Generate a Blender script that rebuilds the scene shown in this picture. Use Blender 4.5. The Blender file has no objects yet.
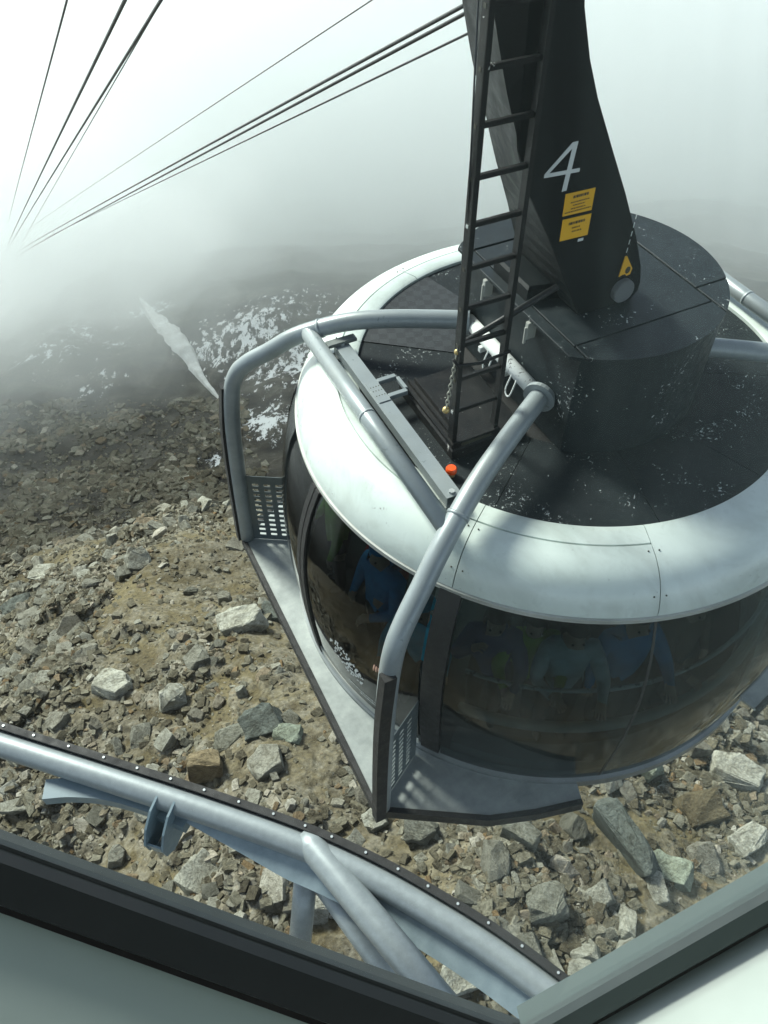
import bpy, bmesh, math, random
import numpy as np
from mathutils import Vector, Matrix
from mathutils.geometry import tessellate_polygon
R = math.radians
rnd = random.Random(7)
sc = bpy.context.scene
COL = sc.collection

# ------------------------------------------------------------------ camera, sky, sun, exposure
F_PX, PITCH = 830.0, R(48.6)
cam_d = bpy.data.cameras.new('camera'); cam = bpy.data.objects.new('camera', cam_d); COL.objects.link(cam)
cam_d.sensor_fit = 'VERTICAL'; cam_d.sensor_height = 36; cam_d.lens = F_PX/1024*36
cam_d.clip_start = 0.02; cam_d.clip_end = 6000
cam.rotation_euler = (math.pi/2-PITCH, 0, 0)
sc.camera = cam
SUN_AZ, SUN_EL = R(-44), R(38)
w = bpy.data.worlds.new('World'); sc.world = w; w.use_nodes = True
nt = w.node_tree; bg = nt.nodes['Background']
sky = nt.nodes.new('ShaderNodeTexSky'); sky.sky_type = 'NISHITA'; sky.sun_disc = False
sky.sun_elevation = SUN_EL; sky.sun_rotation = SUN_AZ; sky.altitude = 2400; sky.air_density = 1.0; sky.dust_density = 5.0; sky.ozone_density = 0.6
hs = nt.nodes.new('ShaderNodeHueSaturation'); hs.inputs['Saturation'].default_value = .5   # light filtered white by cloud
nt.links.new(sky.outputs[0], hs.inputs['Color']); nt.links.new(hs.outputs[0], bg.inputs[0]); bg.inputs[1].default_value = 0.12
sd = bpy.data.lights.new('sun', 'SUN'); sd.energy = 4.2; sd.angle = R(14); sd.color = (1, .95, .85)
sun = bpy.data.objects.new('sun', sd); COL.objects.link(sun)
sv = Vector((math.sin(SUN_AZ)*math.cos(SUN_EL), math.cos(SUN_AZ)*math.cos(SUN_EL), math.sin(SUN_EL)))
sun.rotation_euler = sv.to_track_quat('Z', 'Y').to_euler()
sc.view_settings.view_transform = 'Standard'; sc.view_settings.look = 'None'
sc.view_settings.gamma = 1; sc.view_settings.exposure = 0.9; sc.view_settings.use_curve_mapping = False
sc.cycles.use_denoising = True
sc.cycles.max_bounces = 18; sc.cycles.transparent_max_bounces = 24; sc.cycles.volume_bounces = 16
sc.cycles.sample_clamp_indirect = 6

# ------------------------------------------------------------------ helpers
CP, SP = math.cos(PITCH), math.sin(PITCH)
def ray(px, py):
    up = (512-py)/F_PX
    return Vector(((px-384)/F_PX, CP+up*SP, -SP+up*CP))
def onz(px, py, z):
    d = ray(px, py); return d*(z/d.z)
def smooth(a, b, x):
    t = np.clip((x-a)/(b-a), 0, 1); return t*t*(3-2*t)

def node_mat(name):
    m = bpy.data.materials.new(name); m.use_nodes = True
    return m, m.node_tree, m.node_tree.nodes['Principled BSDF']
def N(nt, t, **kw):
    n = nt.nodes.new(t)
    for k, v in kw.items():
        if k in n.inputs: n.inputs[k].default_value = v
        else: setattr(n, k, v)
    return n
def ramp(nt, fac, stops):
    n = nt.nodes.new('ShaderNodeValToRGB'); e = n.color_ramp.elements
    while len(e) < len(stops): e.new(0.5)
    for k, (p, c) in enumerate(stops):
        e[k].position = p; e[k].color = (*c, 1) if len(c) == 3 else c
    nt.links.new(fac, n.inputs[0]); return n
def mixc(nt, fac, a, b):
    n = nt.nodes.new('ShaderNodeMix'); n.data_type = 'RGBA'
    for s, v in ((0, fac), (6, a), (7, b)):
        if hasattr(v, 'is_linked') or hasattr(v, 'links'): nt.links.new(v, n.inputs[s])
        elif s == 0: n.inputs[0].default_value = v
        else: n.inputs[s].default_value = (*v, 1)
    return n.outputs[2]
def noise(nt, scale, detail=4, rough=.55, coord='Object', stretch=None, dist=0):
    tc = nt.nodes.new('ShaderNodeTexCoord'); n = N(nt, 'ShaderNodeTexNoise', Scale=scale, Detail=detail, Roughness=rough, Distortion=dist)
    src = tc.outputs[coord]
    if stretch:
        mp = nt.nodes.new('ShaderNodeMapping'); mp.inputs['Scale'].default_value = stretch
        nt.links.new(src, mp.inputs[0]); src = mp.outputs[0]
    nt.links.new(src, n.inputs['Vector']); return n.outputs[0]
def bump(nt, b, h, strength=.3, dist=.02):
    n = N(nt, 'ShaderNodeBump', Strength=strength, Distance=dist); nt.links.new(h, n.inputs['Height']); nt.links.new(n.outputs[0], b.inputs['Normal'])

def worn(name, base, alt, rough=.5, metal=0., scale=3., fleck=None, fleck_amt=.70, fleck_scale=22., bumpy=.05, stretch=None, spec=.5, coat=0, grime=0):
    """painted / metal surface: blotchy base colour, roughness variation, optional small chips"""
    m, nt, b = node_mat(name)
    n1 = noise(nt, scale, 6, .6, stretch=stretch)
    r1 = ramp(nt, n1, [(.35, base), (.68, alt)])
    col = r1.outputs[0]
    if fleck:
        n2 = noise(nt, fleck_scale, 3, .7, dist=.6); n3 = noise(nt, 2.3, 2)
        mul = N(nt, 'ShaderNodeMath', operation='MULTIPLY_ADD'); nt.links.new(n3, mul.inputs[0]); mul.inputs[1].default_value = .45; nt.links.new(n2, mul.inputs[2])
        r2 = ramp(nt, mul.outputs[0], [(fleck_amt+.16, (0, 0, 0)), (fleck_amt+.19, (1, 1, 1))])
        col = mixc(nt, r2.outputs[0], col, fleck)
    if grime:
        n5 = noise(nt, 1.3, 9, .68, dist=1.5); r5 = ramp(nt, n5, [(.46, (0, 0, 0)), (.80, (grime,)*3)]); col = mixc(nt, r5.outputs[0], col, (.20, .205, .17))
    nt.links.new(col, b.inputs['Base Color'])
    n4 = noise(nt, scale*4, 5, .65)
    r4 = ramp(nt, n4, [(.3, (rough*.75,)*3), (.75, (min(1, rough*1.3),)*3)])
    nt.links.new(r4.outputs[0], b.inputs['Roughness'])
    b.inputs['Metallic'].default_value = metal; b.inputs['Specular IOR Level'].default_value = spec
    if coat: b.inputs['Coat Weight'].default_value = coat
    if bumpy: bump(nt, b, noise(nt, 60, 4), bumpy, .004)
    return m

M = {}
M['white'] = worn('white_gelcoat', (.63, .70, .66), (.54, .61, .57), .32, scale=2.2, fleck=(.22, .23, .22), fleck_amt=.80, fleck_scale=30, bumpy=.02, coat=.3, grime=.45)
M['trim'] = worn('grey_trim', (.42, .43, .40), (.30, .31, .28), .5)
M['deck'] = worn('black_deck', (.007, .011, .013), (.014, .019, .021), .62, fleck=(.36, .39, .39), fleck_amt=.74, fleck_scale=38, bumpy=.25, spec=.2)
M['drum'] = worn('black_drum', (.008, .013, .0155), (.015, .021, .024), .5, fleck=(.4, .43, .42), fleck_amt=.76, fleck_scale=30, bumpy=.10, spec=.25)
M['hanger'] = worn('black_hanger_paint', (.004, .006, .007), (.008, .010, .011), .45, scale=1.4, fleck=(.25, .26, .25), fleck_amt=.84, fleck_scale=25, bumpy=.03, spec=.15)
M['ladder'] = worn('black_ladder_paint', (.006, .007, .008), (.014, .014, .014), .45, scale=8, spec=.25, fleck=(.4, .4, .38), fleck_amt=.79, fleck_scale=12, bumpy=.05)
M['tube'] = worn('grey_rail_paint', (.28, .315, .325), (.22, .25, .26), .40, metal=.25, scale=3, fleck=(.16, .19, .2), fleck_amt=.76, bumpy=.03, grime=.35)
M['tube_white'] = worn('pale_tube_paint', (.66, .69, .67), (.52, .55, .54), .4, scale=5, fleck=(.14, .14, .14), fleck_amt=.71, bumpy=.03)
M['galv'] = worn('galvanised_steel', (.29, .325, .335), (.245, .275, .285), .45, metal=.35, scale=22, fleck=(.45, .48, .49), fleck_amt=.84, fleck_scale=9, bumpy=.08)
M['rubber'] = worn('black_rubber', (.008, .008, .008), (.02, .02, .02), .7, bumpy=.1)
M['alu'] = worn('aluminium', (.24, .26, .25), (.15, .17, .165), .5, metal=.4, scale=9, bumpy=.05)
M['bolt'] = worn('bolt_steel', (.62, .66, .66), (.45, .48, .48), .3, metal=.5, bumpy=0)
M['orange'] = worn('orange_plastic', (.85, .10, .012), (.75, .08, .01), .35, bumpy=0)
M['yellow'] = worn('yellow_sticker', (.80, .44, .02), (.72, .38, .02), .4, bumpy=0)
M['ink'] = worn('black_print', (.03, .03, .02), (.05, .05, .03), .6, bumpy=0)
M['number'] = worn('pale_print', (.66, .69, .68), (.56, .59, .58), .5, bumpy=0)
M['brass'] = worn('brass', (.55, .42, .18), (.38, .28, .12), .4, metal=.6, bumpy=0)
M['chain'] = worn('chain_steel', (.45, .45, .38), (.32, .32, .28), .45, metal=.5, bumpy=0)
M['cable'] = worn('dark_steel_rope', (.035, .038, .04), (.06, .065, .068), .5, metal=.3, scale=12, bumpy=0)
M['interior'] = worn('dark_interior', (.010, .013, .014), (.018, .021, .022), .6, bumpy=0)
M['inside_rail'] = worn('interior_handrail', (.5, .52, .52), (.4, .42, .42), .3, metal=.6, bumpy=0)
M['frame_dark'] = worn('dark_window_frame', (.014, .019, .020), (.022, .028, .029), .36, scale=2, bumpy=.02)
M['frame_light'] = worn('grey_window_frame', (.075, .10, .10), (.06, .082, .082), .35, metal=.3, scale=2, bumpy=.02)
M['panel_grey'] = worn('grey_wall_panel', (.52, .65, .615), (.47, .60, .565), .5, scale=1.6, bumpy=.04)
M['panel_white'] = worn('white_wall_panel', (.47, .58, .54), (.44, .545, .505), .5, scale=1.6, bumpy=.04)
M['room'] = worn('room_wall', (.30, .31, .31), (.24, .25, .25), .7, scale=1, bumpy=.05)
M['skin'] = worn('skin', (.55, .33, .24), (.48, .28, .2), .5, bumpy=0)
M['hair'] = worn('dark_hair', (.03, .02, .014), (.05, .034, .02), .6, bumpy=.2)
M['eye'] = worn('eye', (.02, .018, .016), (.03, .026, .02), .2, bumpy=0)
def cloth(name, c):
    return worn(name, c, tuple(v*.72 for v in c), .75, scale=14, bumpy=.3)

def checker_metal():
    m, nt, b = node_mat('chequer_plate')
    tc = nt.nodes.new('ShaderNodeTexCoord'); mp = nt.nodes.new('ShaderNodeMapping'); mp.inputs['Rotation'].default_value = (0, 0, R(45)); mp.inputs['Scale'].default_value = (15, 15, 15)
    nt.links.new(tc.outputs['Object'], mp.inputs[0])
    v = N(nt, 'ShaderNodeTexVoronoi', Scale=1.0, Randomness=0.0); nt.links.new(mp.outputs[0], v.inputs['Vector'])
    r = ramp(nt, v.outputs['Distance'], [(.18, (1, 1, 1)), (.36, (0, 0, 0))])
    n1 = noise(nt, 5, 6, .65)
    c = ramp(nt, n1, [(.3, (.25, .275, .27)), (.7, (.40, .43, .415))])
    nt.links.new(mixc(nt, r.outputs[0], c.outputs[0], (.58, .61, .59)), b.inputs['Base Color'])
    b.inputs['Metallic'].default_value = .35; b.inputs['Roughness'].default_value = .42
    bump(nt, b, r.outputs[0], .9, .010); return m
M['chequer'] = checker_metal()
def deck_studs():
    m, nt, b = node_mat('black_studded_mat')
    tc = nt.nodes.new('ShaderNodeTexCoord'); mp = nt.nodes.new('ShaderNodeMapping'); mp.inputs['Scale'].default_value = (13, 13, 13); mp.inputs['Rotation'].default_value = (0, 0, R(20))
    nt.links.new(tc.outputs['Object'], mp.inputs[0])
    ch = N(nt, 'ShaderNodeTexChecker', Scale=1.0); nt.links.new(mp.outputs[0], ch.inputs['Vector'])
    nt.links.new(mixc(nt, ch.outputs[1], (.010, .012, .013), (.020, .024, .025)), b.inputs['Base Color'])
    b.inputs['Roughness'].default_value = .5; bump(nt, b, ch.outputs[1], .6, .006); return m
M['studs'] = deck_studs()

def glass(name, tint, ior=1.5, dust_veil=0.0, dust_veil_col=(.6, .66, .64), rough=0.0):
    """thin pane: tinted see-through plus fresnel mirror plus a dust film that also paints in a bright veil"""
    m, nt, b = node_mat(name); nt.nodes.remove(b); out = nt.nodes['Material Output']
    tr = N(nt, 'ShaderNodeBsdfTransparent', Color=(*tint, 1)); gl = N(nt, 'ShaderNodeBsdfGlossy', Roughness=rough)
    fr = N(nt, 'ShaderNodeFresnel', IOR=ior); mx = nt.nodes.new('ShaderNodeMixShader')
    nt.links.new(fr.outputs[0], mx.inputs[0]); nt.links.new(tr.outputs[0], mx.inputs[1]); nt.links.new(gl.outputs[0], mx.inputs[2])
    last = mx.outputs[0]
    if dust_veil:
        df = N(nt, 'ShaderNodeBsdfTranslucent', Color=(*dust_veil_col, 1)); m2 = nt.nodes.new('ShaderNodeMixShader')
        n = noise(nt, 3.2, 5, .6, stretch=(5.5, .3, .3))                      # streaks running up the pane, part of the painted veil
        r = ramp(nt, n, [(.30, (dust_veil*.2,)*3), (.62, (dust_veil,)*3)])
        tc = nt.nodes.new('ShaderNodeTexCoord'); sx = nt.nodes.new('ShaderNodeSeparateXYZ'); nt.links.new(tc.outputs['Object'], sx.inputs[0])
        mr = N(nt, 'ShaderNodeMapRange'); mr.inputs[1].default_value = .0; mr.inputs[2].default_value = .42; mr.inputs[3].default_value = .05; mr.inputs[4].default_value = 1; nt.links.new(sx.outputs[0], mr.inputs[0])  # reflected haze painted into the film, stronger towards the right
        mu = N(nt, 'ShaderNodeMath', operation='MULTIPLY'); nt.links.new(r.outputs[0], mu.inputs[0]); nt.links.new(mr.outputs[0], mu.inputs[1])
        nt.links.new(mu.outputs[0], m2.inputs[0]); nt.links.new(last, m2.inputs[1]); nt.links.new(df.outputs[0], m2.inputs[2]); last = m2.outputs[0]
    nt.links.new(last, out.inputs['Surface']); return m
M['cabin_glass'] = glass('tinted_cabin_glass', (.22, .30, .31), 1.30)
M['pane'] = glass('station_window_glass', (.845, .935, .927), 1.40, dust_veil=.10, dust_veil_col=(.48, .66, .66))

def tag(o, label=None, cat=None, group=None, kind=None):
    for k, v in (('label', label), ('category', cat), ('group', group), ('kind', kind)):
        if v: o[k] = v
    return o
def mesh_obj(name, verts, faces, mat, parent=None, smooth_=False, loc=None):
    me = bpy.data.meshes.new(name); me.from_pydata([tuple(v) for v in verts], [], faces); me.validate(); me.update()
    if mat: me.materials.append(mat)
    if smooth_: me.shade_smooth()
    o = bpy.data.objects.new(name, me); COL.objects.link(o)
    if parent: o.parent = parent
    if loc is not None: o.location = loc
    return o
def bm_obj(name, bm, mat, parent=None, smooth_=False, loc=None):
    bmesh.ops.recalc_face_normals(bm, faces=bm.faces)
    me = bpy.data.meshes.new(name); bm.to_mesh(me); bm.free()
    if mat: me.materials.append(mat)
    if smooth_: me.shade_smooth()
    o = bpy.data.objects.new(name, me); COL.objects.link(o)
    if parent: o.parent = parent
    if loc is not None: o.location = loc
    return o
def empty(name, loc, rz=0, parent=None):
    o = bpy.data.objects.new(name, None); COL.objects.link(o); o.location = loc; o.rotation_euler = (0, 0, rz); o.empty_display_size = .2
    if parent: o.parent = parent
    return o
def catmull(pts, n=8):
    P = [Vector(p) for p in pts]; out = []
    for i in range(len(P)-1):
        a = P[i-1] if i else P[0]*2-P[1]; b, c = P[i], P[i+1]; d = P[i+2] if i+2 < len(P) else P[-1]*2-P[-2]
        for k in range(n):
            t = k/n
            out.append(.5*((2*b)+(c-a)*t+(2*a-5*b+4*c-d)*t*t+(3*b-a-3*c+d)*t**3))
    out.append(P[-1]); return out
def tube_bm(bm, path, r, seg=12, cap=True, flat=None):
    """sweep a circle (or a rectangle flat=(w,h)) along a path"""
    P = [Vector(p) for p in path]; rings = []
    t0 = (P[1]-P[0]).normalized(); up = Vector((0, 0, 1)) if abs(t0.z) < .9 else Vector((0, 1, 0))
    nrm = (up-t0*up.dot(t0)).normalized()
    for i, p in enumerate(P):
        t = (P[min(i+1, len(P)-1)]-P[max(i-1, 0)]).normalized()
        nrm = (nrm-t*nrm.dot(t)).normalized(); bn = t.cross(nrm)
        rr = r[i] if isinstance(r, (list, tuple)) else r
        if flat: offs = [(flat[0]/2, flat[1]/2), (-flat[0]/2, flat[1]/2), (-flat[0]/2, -flat[1]/2), (flat[0]/2, -flat[1]/2)]
        else: offs = [(rr*math.cos(2*math.pi*k/seg), rr*math.sin(2*math.pi*k/seg)) for k in range(seg)]
        rings.append([bm.verts.new(p+bn*a+nrm*b) for a, b in offs])
    for a, b in zip(rings, rings[1:]):
        n = len(a)
        for k in range(n): bm.faces.new((a[k], a[(k+1) % n], b[(k+1) % n], b[k]))
    if cap: bm.faces.new(rings[0][::-1]); bm.faces.new(rings[-1])
def tube(name, path, r, mat, parent=None, seg=14, loc=None, flat=None, smooth_=True):
    bm = bmesh.new(); tube_bm(bm, path, r, seg, flat=flat)
    o = bm_obj(name, bm, mat, parent, False, loc)
    if smooth_ and not flat:
        for p in o.data.polygons: p.use_smooth = len(p.vertices) == 4
    return o
def box_bm(bm, lo, hi, bev=0.0):
    v = bmesh.ops.create_cube(bm, size=1)['verts']
    lo, hi = Vector(lo), Vector(hi)
    for q in v: q.co = Vector(((lo[i]+hi[i])/2+q.co[i]*(hi[i]-lo[i]) for i in range(3)))
    if bev:
        bmesh.ops.bevel(bm, geom=list({e for q in v for e in q.link_edges}), offset=bev, segments=2, affect='EDGES')
def box(name, lo, hi, mat, parent=None, bev=0.0, loc=None):
    bm = bmesh.new(); box_bm(bm, lo, hi, bev); return bm_obj(name, bm, mat, parent, False, loc)
def prism(name, poly, z0, z1, mat, parent=None, loc=None, bev=0.0):
    bm = bmesh.new(); n = len(poly)
    a = [bm.verts.new((p[0], p[1], z0)) for p in poly]; b = [bm.verts.new((p[0], p[1], z1)) for p in poly]
    bm.faces.new(a[::-1]); f = bm.faces.new(b)
    for k in range(n): bm.faces.new((a[k], a[(k+1) % n], b[(k+1) % n], b[k]))
    if bev: bmesh.ops.bevel(bm, geom=list(f.edges), offset=bev, segments=1, affect='EDGES')
    return bm_obj(name, bm, mat, parent, False, loc)
def clip(poly, n, d):
    """keep the part of a polygon with n.p <= d"""
    out = []
    for k in range(len(poly)):
        p, q = poly[k], poly[(k+1) % len(poly)]
        sp, sq = n[0]*p[0]+n[1]*p[1]-d, n[0]*q[0]+n[1]*q[1]-d
        if sp <= 0: out.append(p)
        if sp*sq < 0:
            t = sp/(sp-sq); out.append((p[0]+(q[0]-p[0])*t, p[1]+(q[1]-p[1])*t))
    return out
def lathe(name, prof, a0, a1, mat, parent=None, step=2.0, loc=None, closed=False, smooth_=True, cap=True):
    """turn a profile of (radius, z) from angle a0 to a1 (degrees)"""
    n = max(1, int(math.ceil((a1-a0)/step))); V = []; Fc = []; k = len(prof)
    for i in range(n+1):
        a = R(a0+(a1-a0)*i/n)
        V += [(r*math.cos(a), r*math.sin(a), z) for r, z in prof]
    full = abs(a1-a0-360) < 1e-6
    for i in range(n):
        for j in range(k if closed else k-1):
            j2 = (j+1) % k; Fc.append((i*k+j, (i+1)*k+j, (i+1)*k+j2, i*k+j2))
    if closed and cap and not full:
        Fc.append(tuple(range(k))); Fc.append(tuple(n*k+j for j in range(k-1, -1, -1)))
    bm = bmesh.new(); vs = [bm.verts.new(v) for v in V]
    for f in Fc: bm.faces.new([vs[j] for j in f])
    if full: bmesh.ops.remove_doubles(bm, verts=bm.verts, dist=1e-5)
    o = bm_obj(name, bm, mat, parent, False, loc)
    if smooth_:
        o.data.shade_smooth()
        for p in o.data.polygons:
            if len(p.vertices) > 4: p.use_smooth = False
        o.data.set_sharp_from_angle(angle=R(40))
    return o

# value noise in numpy for the terrain
_rs = np.random.RandomState(11); _perm = _rs.permutation(4096); _val = _rs.rand(4096)
def vnoise(x, y, s=0):
    xi = np.floor(x).astype(int); yi = np.floor(y).astype(int); fx = x-xi; fy = y-yi
    fx = fx*fx*fx*(fx*(fx*6-15)+10); fy = fy*fy*fy*(fy*(fy*6-15)+10)
    h = lambda a, b: _val[_perm[(_perm[(a+s*131) & 4095]+b) & 4095]]
    return (h(xi, yi)*(1-fx)+h(xi+1, yi)*fx)*(1-fy)+(h(xi, yi+1)*(1-fx)+h(xi+1, yi+1)*fx)*fy
def fbm(x, y, wl, octv=4, s=0):
    t = 0; a = .5
    for k in range(octv): t = t+a*vnoise(x/wl, y/wl, s+k); wl *= .47; a *= .52
    return t

# ------------------------------------------------------------------ the ground
PL = np.array([(0, -15), (5, -16.0), (12, -19.6), (20, -24.6), (28, -31), (40, -44), (62, -70), (85, -88), (110, -96), (150, -104), (200, -121), (260, -145), (340, -175), (450, -212), (600, -260), (900, -340), (2400, -640)], float)
PR = np.array([(0, -14.6), (5, -15.3), (12, -18.2), (25, -25.5), (45, -38), (74, -53), (128, -79), (220, -112), (317, -158), (600, -290), (1150, -520), (1850, -759), (2400, -800)], float)
def height(x, y, detail=True):
    x = np.asarray(x, float); y = np.asarray(y, float)
    r = np.hypot(x, y); az = np.degrees(np.arctan2(x, y))
    az = np.where(az < -120, 90.0, az)
    wgt = smooth(2, 26, az)
    z = np.interp(r, PL[:, 0], PL[:, 1])*(1-wgt)+np.interp(r, PR[:, 0], PR[:, 1])*wgt
    if detail:
        z = z+outcrop(x, y)[0]
        for k, (wl, am) in enumerate([(2.7, .10), (6, .16), (15, .17), (38, .13), (95, .06), (220, .05)]):
            wt = smooth(wl*.15, wl*1.3, r)*(1-smooth(wl*38, wl*90, r))
            n = vnoise(x/wl+k*7.3, y/wl-k*3.1, k)
            rid = 1-np.abs(2*vnoise(x/wl*.8-k*5, y/wl*.8+k*2, k+20)-1)
            z = z+am*wl*wt*((n-.5)+.9*(rid-.55))
    return z
def outcrop(x, y):
    """broken ledges and half buried blocks standing out of the soil: (height, how bare the rock is)"""
    r = np.hypot(x, y); bank = smooth(.40, .62, fbm(x, y, 5.5, 3, 40)*1.05)
    tot = 0; bare = 0
    for k, (wl, am) in enumerate([(1.9, .34), (.95, .24), (.48, .15)]):
        wx = x+.5*wl*(vnoise(x/wl*1.7, y/wl*1.7, 61+k)-.5); wy = y+.5*wl*(vnoise(x/wl*1.7+9, y/wl*1.7, 71+k)-.5)
        n = vnoise(wx/wl+k*3.7, wy/wl*1.35-k*1.9, 50+k); t = smooth(.50, .66, n)          # steep sided lumps
        cap = .7+.6*vnoise(wx/wl*2.1, wy/wl*2.1, 80+k)
        wt = (1-smooth(wl*28, wl*60, r))*(.30+.70*bank)
        tot = tot+am*t*cap*wt+am*.35*wt*(vnoise(x/wl*2.6, y/wl*2.6, 90+k)-.5); bare = np.maximum(bare, t*wt)
    return tot, bare
_T = np.geomspace(8, 2600, 620)
def hit(px, py):
    """first meeting of a line of sight with the ground"""
    d = ray(px, py); D = np.array(d[:]); T = _T
    for _ in range(3):
        z = T*D[2]; h = height(T*D[0], T*D[1]); b = np.nonzero(z < h)[0]; k = max(1, int(b[0])) if len(b) else len(T)-1
        T = np.linspace(T[k-1], T[k], 12)
    return d*float(T[-1])

def build_ground():
    na, nr = 640, 640
    az = np.radians(np.concatenate([np.linspace(-62, 62, na), np.linspace(65, 295, 60)])); na = len(az)
    rr = np.concatenate([[.01, 1.0, 2.0], np.geomspace(3.0, 2400, nr)]); nr = len(rr)
    A, RR = np.meshgrid(az, rr, indexing='ij'); X = RR*np.sin(A); Y = RR*np.cos(A); Z = height(X, Y)
    V = np.stack([X.ravel(), Y.ravel(), Z.ravel()], 1)
    i, j = np.meshgrid(np.arange(na), np.arange(nr-1), indexing='ij'); i2 = (i+1) % na
    Fc = np.stack([i*nr+j, i*nr+j+1, i2*nr+j+1, i2*nr+j], -1).reshape(-1, 4)
    me = bpy.data.meshes.new('ground'); me.vertices.add(len(V)); me.vertices.foreach_set('co', V.ravel())
    me.loops.add(Fc.size); me.loops.foreach_set('vertex_index', Fc.ravel()[:].astype(np.int32))
    me.polygons.add(len(Fc)); me.polygons.foreach_set('loop_start', np.arange(0, Fc.size, 4, dtype=np.int32))
    me.update(calc_edges=True); me.shade_smooth()
    # where old snow still lies among the crags, and how stony the ground is
    s = np.zeros(len(V))
    for px, py, rad, amp in SNOW:
        p = hit(px, py); s = np.maximum(s, amp*np.exp(-((V[:, 0]-p.x)**2+(V[:, 1]-p.y)**2)/(2*rad*rad)))
    a = me.attributes.new('snow', 'FLOAT', 'POINT'); a.data.foreach_set('value', s.astype(np.float32))
    a = me.attributes.new('bare', 'FLOAT', 'POINT'); a.data.foreach_set('value', outcrop(V[:, 0], V[:, 1])[1].astype(np.float32))
    o = bpy.data.objects.new('ground', me); COL.objects.link(o)
    m, nt, b = node_mat('scree_and_soil')
    n1 = noise(nt, .22, 6, .6); n2 = noise(nt, 1.7, 6, .65); n3 = noise(nt, 9, 5, .7)
    soil = ramp(nt, n1, [(.30, (.046, .036, .018)), (.45, (.100, .080, .038)), (.58, (.150, .124, .062)), (.72, (.195, .172, .108))])
    st = ramp(nt, n2, [(.33, (.085, .075, .055)), (.48, (.18, .165, .125)), (.60, (.27, .26, .215)), (.72, (.20, .145, .08))])
    ba = nt.nodes.new('ShaderNodeAttribute'); ba.attribute_name = 'bare'
    nb_ = noise(nt, 6, 6, .7); bm_ = N(nt, 'ShaderNodeMath', operation='MULTIPLY_ADD'); nt.links.new(nb_, bm_.inputs[0]); bm_.inputs[1].default_value = .9; nt.links.new(ba.outputs['Fac'], bm_.inputs[2])
    bf = ramp(nt, bm_.outputs[0], [(.55, (.12, .12, .12)), (1.0, (.9, .9, .9))])
    c = mixc(nt, bf.outputs[0], soil.outputs[0], st.outputs[0])
    gr = ramp(nt, n3, [(.30, (.45, .45, .45)), (.55, (1, 1, 1)), (.75, (1.35, 1.33, 1.27))])
    mm = nt.nodes.new('ShaderNodeMix'); mm.data_type = 'RGBA'; mm.blend_type = 'MULTIPLY'; mm.inputs[0].default_value = 1
    nt.links.new(c, mm.inputs[6]); nt.links.new(gr.outputs[0], mm.inputs[7]); c = mm.outputs[2]
    # farther down the valley: darker rock
    tc = nt.nodes.new('ShaderNodeTexCoord'); sx = nt.nodes.new('ShaderNodeSeparateXYZ'); nt.links.new(tc.outputs['Object'], sx.inputs[0])
    mr = N(nt, 'ShaderNodeMapRange'); mr.inputs[1].default_value = -29; mr.inputs[2].default_value = -50; nt.links.new(sx.outputs[2], mr.inputs[0])
    rn = noise(nt, .16, 10, .72, dist=.4); rock = ramp(nt, rn, [(.34, (.010, .010, .009)), (.52, (.035, .032, .026)), (.68, (.10, .095, .08))])
    c = mixc(nt, mr.outputs[0], c, rock.outputs[0])
    at = nt.nodes.new('ShaderNodeAttribute'); at.attribute_name = 'snow'
    sn = noise(nt, .42, 10, .73, dist=.25, stretch=(1.5, .75, .9))
    ad = N(nt, 'ShaderNodeMath', operation='MULTIPLY_ADD'); nt.links.new(at.outputs['Fac'], ad.inputs[0]); ad.inputs[1].default_value = .26; nt.links.new(sn, ad.inputs[2])
    sr = ramp(nt, ad.outputs[0], [(.745, (0, 0, 0)), (.775, (1, 1, 1))])
    c = mixc(nt, sr.outputs[0], c, (.52, .54, .55))
    nt.links.new(c, b.inputs['Base Color']); b.inputs['Roughness'].default_value = .95; b.inputs['Specular IOR Level'].default_value = .2
    bump(nt, b, n3, .9, .06)
    me.materials.append(m); tag(o, 'brown stony mountainside falling away below the station', None, None, 'structure')
    return o
SNOW = [(70, 330, 13, .8), (250, 330, 14, 1.0), (210, 350, 8, .9), (290, 360, 12, 1.0), (265, 420, 8, 1.05), (215, 465, 4, 1.0), (40, 350, 9, .85), (110, 345, 8, .75), (150, 310, 7, .9), (300, 300, 10, .8), (100, 380, 8, .7)]
ground = build_ground()

def stone_material(name, cols, far=False):
    m, nt, b = node_mat(name)
    if far:
        g = nt.nodes.new('ShaderNodeNewGeometry'); fac = g.outputs['Random Per Island']
    else:
        oi = nt.nodes.new('ShaderNodeObjectInfo'); fac = oi.outputs['Random']
    r = ramp(nt, fac, cols); r.color_ramp.interpolation = 'LINEAR'
    n1 = noise(nt, 3.2, 6, .65, dist=.8); n2 = noise(nt, 16, 5, .7, stretch=(1, 1, 3))
    g1 = ramp(nt, n1, [(.30, (.36, .33, .27)), (.46, (.85, .83, .77)), (.58, (1.05, 1.04, 1.0)), (.74, (1.3, 1.28, 1.2))])
    g2 = ramp(nt, n2, [(.32, (.5, .49, .46)), (.5, (.95, .95, .94)), (.7, (1.2, 1.2, 1.18))])
    c = r.outputs[0]
    for g in (g1, g2):
        mm = nt.nodes.new('ShaderNodeMix'); mm.data_type = 'RGBA'; mm.blend_type = 'MULTIPLY'; mm.inputs[0].default_value = 1
        nt.links.new(c, mm.inputs[6]); nt.links.new(g.outputs[0], mm.inputs[7]); c = mm.outputs[2]
    nt.links.new(c, b.inputs['Base Color']); b.inputs['Roughness'].default_value = .85; b.inputs['Specular IOR Level'].default_value = .3
    bump(nt, b, n2, 1.0, .06); return m
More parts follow.
